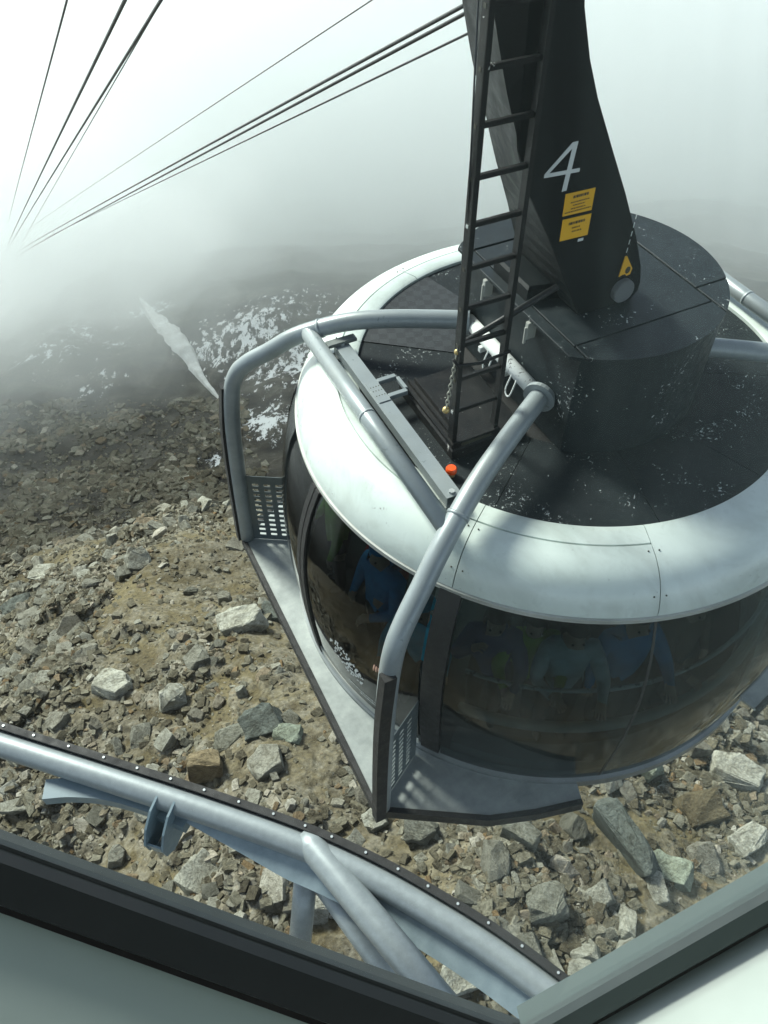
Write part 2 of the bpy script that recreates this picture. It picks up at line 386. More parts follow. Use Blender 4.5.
STC = [(0, (.14, .14, .115)), (.25, (.25, .25, .215)), (.5, (.36, .365, .32)), (.72, (.20, .19, .155)), (.84, (.44, .445, .40)), (.93, (.24, .17, .09)), (1, (.56, .56, .51))]
GRC = [(0, (.07, .062, .042)), (.28, (.13, .118, .083)), (.5, (.20, .195, .155)), (.7, (.11, .098, .066)), (.84, (.28, .28, .24)), (.93, (.17, .115, .055)), (1, (.44, .44, .40))]
M['stone'] = stone_material('schist_stone', STC); GRC = [(p, tuple(v*1.1 for v in c)) for p, c in GRC]
M['gravel'] = stone_material('loose_scree', GRC, True)
M['rubble'] = stone_material('dark_rubble', [(p, tuple(v*.62 for v in c)) for p, c in GRC], True)
def hull_rock(seed, n=13, ax=(1, .7, .5)):
    """broken block: a jittered box with some corners knocked off"""
    q = random.Random(seed); bm = bmesh.new()
    for sx in (-1, 1):
        for sy in (-1, 1):
            for sz in (-1, 1):
                c = Vector((sx, sy, sz))
                if q.random() < .38:
                    for k in range(3):
                        d = c.copy(); d[k] *= q.uniform(-.1, .55); bm.verts.new([d[i]*.5*ax[i]*q.uniform(.82, 1.05) for i in range(3)])
                else: bm.verts.new([c[i]*.5*ax[i]*q.uniform(.62, 1.08) for i in range(3)])
    r = bmesh.ops.convex_hull(bm, input=bm.verts)
    bmesh.ops.delete(bm, geom=[g for g in r['geom_interior'] if isinstance(g, bmesh.types.BMVert)], context='VERTS')
    bmesh.ops.dissolve_limit(bm, angle_limit=R(6), verts=bm.verts, edges=bm.edges)
    return bm
def hero_rock(seed, ax, cuts=2, rough=.10):
    bm = hull_rock(seed, 16, ax)
    bmesh.ops.bevel(bm, geom=bm.edges[:], offset=.018, segments=1, affect='EDGES')
    bmesh.ops.triangulate(bm, faces=bm.faces)
    bmesh.ops.subdivide_edges(bm, edges=bm.edges, cuts=cuts, use_grid_fill=True)
    from mathutils import noise as mn
    for v in bm.verts:
        p = v.co*3.1+Vector((seed, 0, 0)); k = mn.noise(p)*.7+mn.noise(p*2.7)*.45+mn.noise(p*6)*.25
        v.co += v.co.normalized()*rough*k
    return bm
ROCKS = []
for k in range(12):
    ax = [(1, .72, .5), (1, .85, .7), (1, .6, .28), (1, .45, .35)][k % 4]
    bm = hull_rock(100+k, 14, ax); bmesh.ops.triangulate(bm, faces=bm.faces)
    bmesh.ops.recalc_face_normals(bm, faces=bm.faces)
    me = bpy.data.meshes.new('chip'); bm.to_mesh(me); bm.free(); ROCKS.append(me)
STONES = []
for k in range(18):
    ax = [(1, .72, .5), (1, .85, .7), (1, .6, .28), (.9, .45, .55), (1, .95, .4), (.7, .8, .9)][k % 6]
    bm = hero_rock(700+k, ax, 1, .10); bmesh.ops.recalc_face_normals(bm, faces=bm.faces)
    me = bpy.data.meshes.new('stone'); bm.to_mesh(me); bm.free(); me.materials.append(M['stone']); STONES.append(me)

def in_view(x, y, z, mrg=30):
    fw = y*CP-z*SP; up = y*SP+z*CP
    px = 384+F_PX*x/fw; py = 512-F_PX*up/fw
    return (px > -mrg) & (px < 768+mrg) & (py > 400) & (py < 1024+mrg), px, py, fw
def open_ground(px, py, m=0):
    """ground not covered by the cabin, the rail's window frame or the picture's edge (m = margin in pixels)"""
    frame = np.where(px < 508, 852+.365*px, 1037-.565*(px-508))+m
    plat = np.where(px < 247, 0, np.where(px < 385, 540+(px-247)*1.97, np.where(px < 580, 806, 800-(px-580)*.62)))-m
    return (py < frame) & (py > plat)
def stony(x, y):
    """how thickly stones lie: banks of blocks with earthy strips between"""
    a = fbm(x, y, 5.5, 3, 40)*1.15+.20*smooth(-2.5, 1.5, x)*smooth(16, 7, np.hypot(x, y))
    return np.clip((a-.44)*3.4, .02, 1)

# single boulders that stand out: pixel of the foot, size, proportions, turn, colour, words
BCOL = {'grey': (.20, .205, .175), 'pale': (.37, .375, .33), 'ochre': (.20, .162, .10), 'slate': (.11, .125, .115), 'rust': (.12, .10, .06), 'green': (.24, .275, .225)}
def one_colour(k):
    if 'b_'+k not in M: M['b_'+k] = stone_material('boulder_'+k, [(0, BCOL[k]), (1, tuple(min(1, v*1.12) for v in BCOL[k]))])
    return M['b_'+k]
BOULDERS = [
 (262, 728, 1.15, (1, .8, .75), 20, 'slate', 'dark angular boulder lying left of the platform corner post'),
 (232, 738, 1.05, (1, .6, .45), 25, 'grey', 'low pale slab leaning on the dark boulder left of the platform'),
 (288, 735, .75, (1, .7, .4), -10, 'green', 'small greenish block right of the dark angular boulder'),
 (208, 772, 1.15, (.8, .55, 1.1), 5, 'ochre', 'ochre stained upright rock above the rail bracket'),
 (242, 625, 1.55, (1, .75, .6), 35, 'pale', 'large pale boulder beside the left platform edge'),
 (278, 618, 1.2, (1, .8, .6), -15, 'slate', 'dark boulder touching the left platform edge'),
 (175, 702, 1.1, (.75, .6, .9), 15, 'pale', 'pale upright block left of the ochre rock'),
 (112, 688, 1.3, (1, .7, .6), -20, 'pale', 'flat topped pale rock in the left heap of stones'),
 (52, 682, 1.0, (1, .75, .5), 12, 'pale', 'light rock near the left edge above the guide rail'),
 (20, 610, 1.7, (1, .7, .6), 30, 'slate', 'dark rock cluster head at the far left edge'),
 (45, 575, 1.5, (1, .8, .5), -12, 'pale', 'bright weathered block on the brown bank at far left'),
 (622, 845, 1.5, (.38, 1.25, .95), 28, 'slate', 'tall blue grey slab with a pale edge below the cabin'),
 (668, 872, 1.05, (1, .7, .4), -20, 'green', 'pale green flat slab right of the tall blue grey slab'),
 (655, 888, .75, (.5, 1.1, .5), 12, 'pale', 'narrow white stone just above the right window frame'),
 (545, 905, .95, (.9, .75, .6), 10, 'grey', 'blunt grey brown boulder in front of the curved rail end'),
 (420, 835, .95, (.8, .6, 1.0), -8, 'grey', 'grey upright block under the platform corner'),
 (375, 822, .7, (.8, .7, .8), 30, 'pale', 'rounded pale stone at the foot of the black corner post'),
 (520, 838, .95, (.9, .5, .9), -30, 'grey', 'dark split rock below the curved glass'),
 (700, 812, 1.25, (1, .8, .6), 15, 'rust', 'mossy brown boulder at lower right under the cabin'),
 (735, 775, 1.4, (1, .6, .5), -25, 'pale', 'pale ridge of rock at the right edge beneath the cabin'),
 (640, 765, 1.2, (.6, .9, .8), 40, 'green', 'grey green rock just outside the cabin floor rim'),
 (465, 975, .85, (1, .7, .5), 15, 'pale', 'pale stone between the guide rail and the window frame'),
 (435, 940, .6, (1, .8, .6), -30, 'grey', 'small grey block seen between the two rail struts'),
 (745, 840, 1.1, (1, .6, .4), 30, 'pale', 'light flat rock beside the right window frame'),
]
hero_xy = []
for k, (px, py, s, ax, rz, colk, lab) in enumerate(BOULDERS):
    p = hit(px, py); o = bm_obj('boulder', hero_rock(300+k, ax), one_colour(colk))
    s *= .82; o.scale = (s,)*3; o.location = (p.x, p.y, p.z+.12*s*ax[2]); o.rotation_euler = (rnd.uniform(-.2, .2), rnd.uniform(-.2, .2), R(rz))
    tag(o, lab, 'boulder', 'boulders below the cable car'); hero_xy.append((p.x, p.y, s*.5))

# three hundred stones one can pick out, then the loose scree as one mass
nrs = np.random.RandomState(5)
cand = []
while len(cand) < 560:
    r = 4+36*nrs.rand(3000)**.75; a = np.radians(nrs.uniform(-58, 50, 3000)); x = r*np.sin(a); y = r*np.cos(a); z = height(x, y)
    ok, px, py, fw = in_view(x, y, z, 10); ok &= (nrs.rand(3000) < stony(x, y)) & open_ground(px, py, 8)
    size = .20+.55*nrs.rand(3000)**3.5+.006*r+.45*smooth(-1.5, 2, x)*nrs.rand(3000)**2
    for i in np.nonzero(ok)[0]:
        if all((x[i]-u)**2+(y[i]-v)**2 > (q+size[i]*.4)**2 for u, v, q in hero_xy):
            cand.append((size[i]/fw[i], x[i], y[i], z[i], size[i])); hero_xy.append((x[i], y[i], size[i]*.35))
cand = sorted(cand, reverse=True)[:298]
for k, (_, x, y, z, s) in enumerate(cand):
    o = bpy.data.objects.new('stone', STONES[k % 18]); COL.objects.link(o); o.parent = ground
    o.location = (x, y, z+.10*s); o.scale = (s*rnd.uniform(.85, 1.2), s*rnd.uniform(.8, 1.2), s*rnd.uniform(.7, 1.25)); o.rotation_euler = (rnd.uniform(-.5, .5), rnd.uniform(-.5, .5), rnd.uniform(0, 6.28))

def scree(n, rmin, rmax, pw, smin, smax, name, label, mat):
    base = []
    for me in ROCKS:
        v = np.array([q.co[:] for q in me.vertices]); f = np.array([p.vertices[:] for p in me.polygons]); base.append((v, f))
    X = []; 
    while len(X) < n:
        k = 20000; r = rmin+(rmax-rmin)*nrs.rand(k)**pw; a = np.radians(nrs.uniform(-60, 52, k)); x = r*np.sin(a); y = r*np.cos(a); z = height(x, y)
        ok, px, py, _ = in_view(x, y, z); ok &= (nrs.rand(k) < .035+.965*stony(x, y)**1.9) & open_ground(px, py, 110)
        s = smin+(smax-smin)*nrs.rand(k)**5+r*.0017
        X += list(zip(x[ok], y[ok], z[ok], s[ok]))
    X = np.array(X[:n]); which = nrs.randint(0, 12, n); Vs = []; Fs = []; off = 0
    for b, (v, f) in enumerate(base):
        sel = X[which == b]; m = len(sel)
        ang = nrs.rand(m)*6.28; tl = nrs.uniform(-.6, .6, m); c, s_ = np.cos(ang), np.sin(ang); ct, stt = np.cos(tl), np.sin(tl)
        vx = v[None, :, 0]*sel[:, 3, None]; vy = v[None, :, 1]*sel[:, 3, None]; vz = v[None, :, 2]*sel[:, 3, None]
        vy, vz = vy*ct[:, None]-vz*stt[:, None], vy*stt[:, None]+vz*ct[:, None]
        wx = vx*c[:, None]-vy*s_[:, None]+sel[:, 0, None]; wy = vx*s_[:, None]+vy*c[:, None]+sel[:, 1, None]; wz = vz+sel[:, 2, None]+.08*sel[:, 3, None]
        Vs.append(np.stack([wx, wy, wz], -1).reshape(-1, 3)); Fs.append((f[None]+(np.arange(m)*len(v))[:, None, None]+off).reshape(-1, 3)); off += m*len(v)
    V = np.concatenate(Vs); Fc = np.concatenate(Fs)
    me = bpy.data.meshes.new(name); me.vertices.add(len(V)); me.vertices.foreach_set('co', V.ravel()); me.loops.add(Fc.size); me.loops.foreach_set('vertex_index', Fc.ravel().astype(np.int32))
    me.polygons.add(len(Fc)); me.polygons.foreach_set('loop_start', np.arange(0, Fc.size, 3, dtype=np.int32)); me.update(calc_edges=True); me.shade_flat(); me.materials.append(mat)
    o = bpy.data.objects.new(name, me); COL.objects.link(o); o.parent = ground; return tag(o, label, None, None, 'stuff')
scree(80000, 3, 34, .72, .018, .26, 'gravel', 'loose grey scree and chips covering the slope', M['gravel'])
scree(34000, 24, 110, .8, .04, .36, 'rubble', 'coarser broken rock farther down the slope', M['rubble'])

scree(24000, 52, 200, .8, .12, 1.5, 'crags', 'dark broken crags and blocks across the far slope', M['rubble'])
def snow_streak():
    left = [(139, 300), (146, 318), (160, 338), (176, 355), (190, 372), (207, 390), (222, 404)]
    right = [(141, 298), (158, 312), (172, 320), (188, 335), (197, 355), (206, 378), (224, 402)]
    L_, R_ = catmull([(*p, 0) for p in left], 12), catmull([(*p, 0) for p in right], 12)
    V = []; Fc = []; m = 19; q = random.Random(8)
    for i, (a, b) in enumerate(zip(L_, R_)):
        for k in range(m):
            t = k/(m-1)*1.3-.15; p = hit(a.x+(b.x-a.x)*t, a.y+(b.y-a.y)*t)
            rag = float(fbm(np.array(p.x), np.array(p.y), 3.2, 3, 60))-.45
            lift = .75-3.2*max(0, abs(t-.5)-.28)*2+1.9*rag
            V.append((p.x, p.y, p.z+lift))
    for i in range(len(L_)-1):
        for k in range(m-1): Fc.append((i*m+k, i*m+k+1, (i+1)*m+k+1, (i+1)*m+k))
    m_, nt, b = node_mat('old_snow'); r = ramp(nt, noise(nt, .35, 5), [(.3, (.34, .34, .33)), (.7, (.52, .53, .53))]); nt.links.new(r.outputs[0], b.inputs['Base Color']); b.inputs['Roughness'].default_value = .8
    o = mesh_obj('snow_field', V, Fc, m_, None, True); tag(o, 'long tapering snow streak lying in the far dark gully', None, None, 'structure')
snow_streak()

# ------------------------------------------------------------------ the cloud filling the valley
def cloud_bank(depth, density, seed, label):
    """one closed, lumpy body of cloud: its front stands across the valley, its foot rests on the far slopes"""
    azs = np.radians(np.linspace(-88, 88, 190))
    front = np.interp(np.degrees(azs), [-88, -35, -27, -20, -12, -4, 4, 14, 30, 60, 88], [58, 52, 52, 62, 82, 96, 98, 84, 66, 66, 66])+depth*np.interp(np.degrees(azs), [-30, -5], [.6, 1])
    foot = np.interp(np.degrees(azs), [-35, -22, -10, 10], [330, 300, 150, 100])
    slope = np.interp(np.degrees(azs), [-88, -38, -24, -8, 10, 88], [-.15, -.15, -.13, -.06, -.05, -.05])
    zz = np.concatenate([np.zeros(8), -400*np.linspace(0, 1, 46)[1:]**1.12, [-520, -620]])
    AA, ZZ = np.meshgrid(azs*130, zz, indexing='ij')
    LUMP = sum(am*(vnoise(AA/wl+q*9.1+seed, ZZ/wl*1.25+q*4.7, seed+q)-.5)*2 for q, (wl, am) in enumerate(((58, 30), (24, 16), (10, 7), (4.5, 2.6))))
    V = []; cols = len(azs); rows = None
    for ai, a in enumerate(azs):
        r0 = front[ai]; col = []
        for t in np.linspace(0, 1, 8): r_ = 900-(900-r0-14)*t; col.append((r_, slope[ai]*r_-depth*.1))                 # top, from far to near
        for t in np.linspace(0, 1, 46)[1:]: col.append((r0+14*(1-t)**6+foot[ai]*t**1.25, slope[ai]*r0-depth*.1-400*t**1.12))   # rounded brow and sloping front
        col += [(620, -520), (900, -620)]
        rows = len(col)
        for k, (r, z) in enumerate(col):
            wgt = 1.0 if 7 <= k < rows-2 else .35
            n = float(LUMP[ai, k])
            rr = r+n*wgt*(.55+.45*min(1, (r/150)))
            V.append((rr*math.sin(a), rr*math.cos(a), z+n*.12*wgt))
    Fc = [(i*rows+k, (i+1)*rows+k, (i+1)*rows+(k+1) % rows, i*rows+(k+1) % rows) for i in range(cols-1) for k in range(rows)]
    Fc += [tuple(range(rows)), tuple((cols-1)*rows+k for k in range(rows-1, -1, -1))]
    m = bpy.data.materials.new('cloud'); m.use_nodes = True; n_ = m.node_tree; n_.nodes.clear()
    ou = n_.nodes.new('ShaderNodeOutputMaterial'); pv = N(n_, 'ShaderNodeVolumePrincipled', Color=(.935, .955, .957, 1), Density=density, Anisotropy=.45)
    n_.links.new(pv.outputs[0], ou.inputs['Volume'])
    bm = bmesh.new(); vs = [bm.verts.new(v) for v in V]
    for f in Fc: bm.faces.new([vs[q] for q in f])
    tag(bm_obj('cloud', bm, m), label, None, None, 'stuff')
cloud_bank(-30, .0016, 37, 'faint mist drifting ahead of the cloud bank')
cloud_bank(-10, .0026, 51, 'light mist at the front of the cloud bank')
cloud_bank(10, .0036, 3, 'thin outer body of the cloud bank over the valley')
cloud_bank(35, .0048, 14, 'thicker body of the cloud bank over the valley')
cloud_bank(65, .0060, 25, 'dense white heart of the cloud bank over the valley')

def wisp(px, py, dist, size, density, seed, label):
    """a torn ball of cloud hanging in the valley"""
    c = ray(px, py).normalized()*dist; bm = bmesh.new(); bmesh.ops.create_icosphere(bm, subdivisions=5, radius=1)
    from mathutils import noise as mn
    for v in bm.verts:
        p = v.co*1.5+Vector((seed*3.1, 0, 0)); v.co *= .78+.5*mn.noise(p)+.26*mn.noise(p*2.6)+.12*mn.noise(p*6)
        v.co = Vector((v.co.x*size[0], v.co.y*size[1], v.co.z*size[2]))+c
    m = bpy.data.materials['cloud'].copy(); m.name = 'cloud_wisp'
    for n_ in m.node_tree.nodes:
        if n_.type == 'PRINCIPLED_VOLUME': n_.inputs['Density'].default_value = density
    tag(bm_obj('cloud', bm, m), label, None, None, 'stuff')
wisp(-10, 238, 92, (27, 27, 13), .020, 2, 'torn white cloud wisp swallowing the ropes at the left')
wisp(62, 205, 118, (30, 30, 12), .012, 5, 'soft cloud wisp right of the rope ends')

# ------------------------------------------------------------------ the cable car
C0 = Vector((1.548, 5.51, -4.397)); CROT = R(26.2)
BASE = -3.05
root = empty('cable_car', C0+Vector((0, 0, BASE)), CROT)
tag(root, 'round cable car cabin with white roof rim, black deck and number 4 on its hanger', 'cable car')
UP = Vector((0, 0, -BASE))
CM = Matrix.Translation(C0) @ Matrix.Rotation(CROT, 4, 'Z'); CI = CM.inverted()
def P(name, bm, mat, sm=False, parent=root): return bm_obj(name, bm, mat, parent, sm, UP if parent == root else None)
def pt_plane(px, py, y0):
    """line of sight met with the cabin's cross plane y = y0, in cabin coordinates"""
    o = CI @ Vector((0, 0, 0)); d = (CI.to_3x3() @ ray(px, py)); t = (y0-o.y)/d.y; return o+d*t

# roof rim in panels
RIM = [(1.772, -.06), (1.775, .005), (1.80, .018), (1.936, .006), (1.939, -.012), (1.947, -.012), (1.950, .004), (2.04, -.014), (2.12, -.048), (2.185, -.098), (2.235, -.165), (2.272, -.235), (2.295, -.30), (2.302, -.345), (2.285, -.352), (2.20, -.30), (2.0, -.12)]
RIM_PLAIN = [p for p in RIM if not 1.936 <= p[0] <= 1.9505]
cuts = [-143.8, -108, -72, -36.2, 36.2, 72, 108, 143.8, 216.2]
for a, b in zip(cuts, cuts[1:]):
    lathe('roof_panel', RIM_PLAIN if a == -108 else RIM, a+.09, b-.09, M['white'], root, 1.5, UP, closed=True)
lathe('roof_seal', [(2.27, -.34), (2.318, -.352), (2.318, -.368), (2.305, -.371), (2.318, -.375), (2.318, -.392), (2.25, -.395)], 0, 360, M['trim'], root, 2, UP, closed=True)
bm = bmesh.new()
for a in cuts[:-1]:
    for da in (-1.1, 1.1):
        for rr, zz in ((2.25, -.19), (2.0, -.004)):
            q = R(a+da); bmesh.ops.create_uvsphere(bm, u_segments=6, v_segments=4, radius=.007, matrix=Matrix.Translation((rr*math.cos(q), rr*math.sin(q), zz)))
o = P('rivet_heads', bm, M['ink']); o['kind'] = 'stuff'
# roof deck plates round the drum
lathe('deck_base', [(.3, -.10), (1.771, -.10), (1.771, -.035), (.3, -.035)], 0, 360, M['rubber'], root, 3, UP, closed=True)
da = [-142, -103.5, -72, -30, 30, 72, 104, 142.5, 218]
for k, (a, b) in enumerate(zip(da, da[1:])):
    lathe('deck_plate', [(.95, -.035), (1.766, -.035), (1.766, -.012 if k == 6 else -.018), (.95, -.012 if k == 6 else -.018)], a+.12, b-.12, M['studs'] if k == 6 else M['deck'], root, 2.5, UP, closed=True, smooth_=False)
# drum with its cover plates
circ = [(1.035*math.cos(R(a)), 1.035*math.sin(R(a))) for a in range(0, 360, 4)]
body = clip(circ, (-1, 0), .64)
prism('drum_wall', [(x*.99, y*.99) for x, y in body], -.02, .845, M['drum'], root, UP)
top = clip(circ, (-1, 0), .70); g = .007
def plate(ns, name='drum_plate', z1=.872):
    q = top
    for n, d in ns: q = clip(q, n, d)
    prism(name, q, .845, z1, M['drum'], root, UP, .004)
plate([((1, 0), -.605-g), ((0, 1), 1.2)]); plate([((-1, 0), .605-g), ((1, 0), .612-g), ((0, 1), -.685-g)])
plate([((-1, 0), .605-g), ((1, 0), .612-g), ((0, -1), .685-g), ((0, 1), .68-g)], z1=.868)
plate([((-1, 0), .605-g), ((1, 0), .612-g), ((0, -1), -.68-g)])
plate([((-1, 0), -.612-g), ((0, 1), -.50-g)]); plate([((-1, 0), -.612-g), ((0, -1), .50-g)])
for y in (.32, -.28):      # latches on the flat drum side
    bm = bmesh.new(); box_bm(bm, (-.722, y-.02, .70), (-.70+.055, y+.02, .84), .004); box_bm(bm, (-.735, y-.008, .66), (-.715, y+.008, .80), .003); P('latch', bm, M['trim'])

# ---- hanger
yF, yB = -.40, .37
FL = [(.872, -.365), (.886, -.374), (1.572, -.744), (1.923, -.95), (2.195, -1.061), (2.498, -1.086), (2.70, -1.098), (2.984, -1.111), (3.6, -1.12), (5.2, -1.12)]
FR = [(.872, .10), (.93, .15), (.97, .159), (1.128, .122), (1.375, .016), (1.744, -.177), (2.047, -.35), (2.40, -.547), (2.631, -.655), (2.937, -.763), (3.6, -.86), (5.2, -.90)]
BL = [(.872, -.373), (1.21, -.495), (1.465, -.587), (1.79, -.722), (2.17, -.853), (2.42, -.952), (2.76, -1.05), (3.6, -1.18), (5.2, -1.26)]
MX = []
for (px, py), y0 in zip([(521, 154), (515, 128), (508, 100), (501, 60), (492, 0)], (-.42, -.375, -.33, -.265, -.19)):
    p = pt_plane(px, py, y0); MX.append((p.z, p.x, y0))
def ip(tab, z, c=1): t = sorted(tab); return float(np.interp(z, [q[0] for q in t], [q[c] for q in t]))
zs = [.872, .93, 1.0, 1.13, 1.25, 1.4, 1.57, 1.74, 1.92, 2.05, 2.195, 2.3, 2.4, 2.5, 2.63, 2.75, 2.9, 3.1, 3.6, 4.4, 5.2]
bm = bmesh.new(); rings = []
for z in zs:
    fl, fr, bl = ip(FL, z), ip(FR, z), ip(BL, z)
    br = fr-.02; yb = yB if z < 3 else yB
    mx, my = (ip(MX, z, 1), ip(MX, z, 2)) if z > MX[0][0] else (fl, yF)
    if my <= yF+.001: mx, my = fl-.004, yF+.012
    ring = [(fl, yF), (fr-.012, yF), (fr, yF+.02), (br, yb-.02), (br-.012, yb), (bl+.012, yb), (bl, yb-.015), (mx, my)]
    rings.append([bm.verts.new((x, y, z)) for x, y in ring])
for a, b in zip(rings, rings[1:]):
    for k in range(8): bm.faces.new((a[k], a[(k+1) % 8], b[(k+1) % 8], b[k]))
bm.faces.new(rings[0][::-1]); bm.faces.new(rings[-1])
hanger = P('hanger', bm, M['hanger'])
def HP(name, polys, mat, y=yF-.004, th=.003):
    bm = bmesh.new()
    for poly in polys:
        a = [bm.verts.new((x, y, z)) for x, z in poly]; b = [bm.verts.new((x, y+th, z)) for x, z in poly]
        n = len(poly); bm.faces.new(a); bm.faces.new(b[::-1])
        for k in range(n): bm.faces.new((a[k], b[k], b[(k+1) % n], a[(k+1) % n]))
    return bm_obj(name, bm, mat, hanger)
# the digit: slanting stroke, cross bar, upright stroke, butted
HP('number', [[(-.690, 2.180), (-.650, 2.180), (-.651, 2.160), (-.668, 2.160)], [(-.690, 2.180), (-.668, 2.160), (-.826, 2.022), (-.860, 2.022)],
              [(-.860, 2.0215), (-.826, 2.0215), (-.704, 2.0135), (-.664, 2.011), (-.602, 2.007), (-.602, 1.983), (-.860, 1.999)],
              [(-.6675, 2.1595), (-.6515, 2.1595), (-.664, 2.0115), (-.698, 2.0137), (-.686, 2.1435)],
              [(-.701, 1.9885), (-.667, 1.9865), (-.676, 1.880), (-.710, 1.880)]], M['number'])
def sticker(x0, x1, z0, z1, lines):
    s = HP('warning_sticker', [[(x0, z0), (x1, z0-.008), (x1-.002, z1-.008), (x0-.004, z1)]], M['yellow'])
    q = random.Random(int(z0*1000)); L_ = []
    for z, h, a, b in lines:
        x = x0+a*(x1-x0)
        while x < x0+b*(x1-x0):
            wdt = q.uniform(.006, .016); L_.append([(x, z), (x+wdt, z-.0004), (x+wdt, z+h), (x, z+h)]); x += wdt+q.uniform(.003, .006)
    bm = bmesh.new()
    for poly in L_: bm.faces.new([bm.verts.new((x, yF-.0062, z)) for x, z in poly])
    o = bm_obj('printed_lines', bm, M['ink'], hanger); o['kind'] = 'stuff'
sticker(-.672, -.448, 1.706, 1.856, [(1.815, .018, .26, .76), (1.785, .007, .2, .8), (1.764, .007, .3, .66), (1.742, .007, .25, .7), (1.722, .008, .06, .95)])
sticker(-.66, -.440, 1.530, 1.681, [(1.632, .018, .22, .78), (1.602, .009, .36, .66), (1.576, .009, .38, .66)])
HP('small_tag', [[(-.51, 1.490), (-.468, 1.489), (-.468, 1.508), (-.51, 1.509)]], M['number'])
bm = bmesh.new(); tube_bm(bm, [(-.034, yF, .993), (-.034, yF-.05, .993)], .088, 28); bmesh.ops.bevel(bm, geom=[e for e in bm.edges if e.is_boundary is False and len(e.link_faces) == 2 and any(len(f.verts) > 4 for f in e.link_faces)], offset=.006, segments=2, affect='EDGES')
bm_obj('pivot_cap', bm, worn('cap_grey', (.12, .13, .135), (.16, .17, .17), .4), hanger)
HP('tag_plate', [[(-.070, 1.265), (-.055, 1.265), (.020, 1.150), (.012, 1.105), (-.018, 1.100), (-.030, 1.118), (-.06, 1.118), (-.085, 1.108)]], M['yellow'], yF-.012, .008)
HP('tag_hole', [[(-.02+.022*math.cos(t), 1.148+.028*math.sin(t)) for t in np.linspace(0, 6.28, 12, endpoint=False)]], M['ink'], yF-.0145, .002)
for k in range(5): HP('cord_piece', [[(-.064+.002*k, 1.29+.062*k), (-.059+.002*k, 1.29+.062*k), (-.057+.002*k, 1.325+.062*k), (-.062+.002*k, 1.325+.062*k)]], M['number'])
# foot bracket left of the hanger
prism('hanger_foot', [(-.62, -.10), (-.36, -.16), (-.36, .36), (-.62, .36)], .873, .99, M['hanger'], root, UP, .02)

# ---- ladder
ladder_rail = []
LX0, LX1, LY = -1.392, -1.025, -.455
for x, s in ((LX0, 1), (LX1, -1)):
    bm = bmesh.new(); box_bm(bm, (x-.012, LY-.035, .131), (x+.012, LY+.035, 5.0), .003)
    box_bm(bm, (x-.012 if s > 0 else x-.022, LY-.038, .131), (x+.022 if s > 0 else x+.012, LY-.0352, 5.0)); r_ = P('ladder_rail', bm, M['ladder']); ladder_rail.append(r_)
    for k in range(16):
        z = .40+.29*k; box('rung_socket', (x-.0155 if s > 0 else x+.0125, LY-.012, z-.012), (x-.0125 if s > 0 else x+.0155, LY+.012, z+.012), M['bolt'] if (k*7) % 5 == 0 else M['ink'], r_)
for k in range(16):
    z = .40+.29*k; box('rung', (LX0+.012, LY-.016, z-.016), (LX1-.012, LY+.016, z+.016), M['ladder'], root, .004, UP)
bm = bmesh.new(); tube_bm(bm, [(LX0+.02, LY+.045, .94), (-.62, -.415, 1.19)], .022, 10); P('ladder_brace', bm, M['ladder'], True)
bm = bmesh.new(); tube_bm(bm, [(LX0-.05, LY-.02, .90), (LX0-.03, LY-.05, .86), (LX0+.15, LY-.05, .82), (LX1+.02, LY-.05, .84)], .012, 8); P('ladder_clamp', bm, M['ladder'], True)
# hatch the ladder stands on
prism('hatch_plate', [(-1.42, -.525), (-.78, -.525), (-.78, .34), (-1.42, .34)], -.017, .075, M['ladder'], root, UP, .012)
for k, x in enumerate((-1.405, -1.355, -1.305)): box('hatch_ridge', (x, -.40+.02*k, .076), (x+.018, .33-.01*k, .098+.010*k), M['ladder'], root, .003, UP)
box('ladder_foot', (-1.415, -.518, .076), (-1.0, -.41, .13), M['ladder'], root, .006, UP)
box('foot_slot', (-1.34, -.5205, .088), (-1.08, -.5185, .118), M['ink'], root, 0, UP)
# thin steel wire and chain beside the ladder
p0, p1 = pt_plane(463, 322, -.45), pt_plane(446, 410, -.45)
tube('safety_wire', [pt_plane(481, -60, -.45), p0], .006, M['cable'], root, 6, UP)
chain = empty('safety_chain', UP, 0, root)
bm = bmesh.new()
def torus_link(bm, c, axis, twist, a=.024, b=.013, r=.0045):
    t = axis.normalized(); s = t.orthogonal().normalized(); s.rotate(Matrix.Rotation(twist, 3, t))
    pts = [c+t*(a*math.cos(q))+s*(b*math.sin(q)) for q in np.linspace(0, 2*math.pi, 9)]
    tube_bm(bm, pts, r, 5, cap=False)
n = 22
for k in range(n): torus_link(bm, p0.lerp(p1, k/(n-1)), p1-p0, (k % 2)*1.57)
bm_obj('chain_links', bm, M['chain'], chain, True)['kind'] = 'stuff'
bm = bmesh.new(); bmesh.ops.create_uvsphere(bm, u_segments=10, v_segments=6, radius=.028, matrix=Matrix.Translation(p1)); bm_obj('brass_hook', bm, M['brass'], chain, True)
bm = bmesh.new(); bmesh.ops.create_uvsphere(bm, u_segments=10, v_segments=6, radius=.022, matrix=Matrix.Translation(p0.lerp(p1, .32))); bm_obj('brass_hook', bm, M['brass'], chain, True)

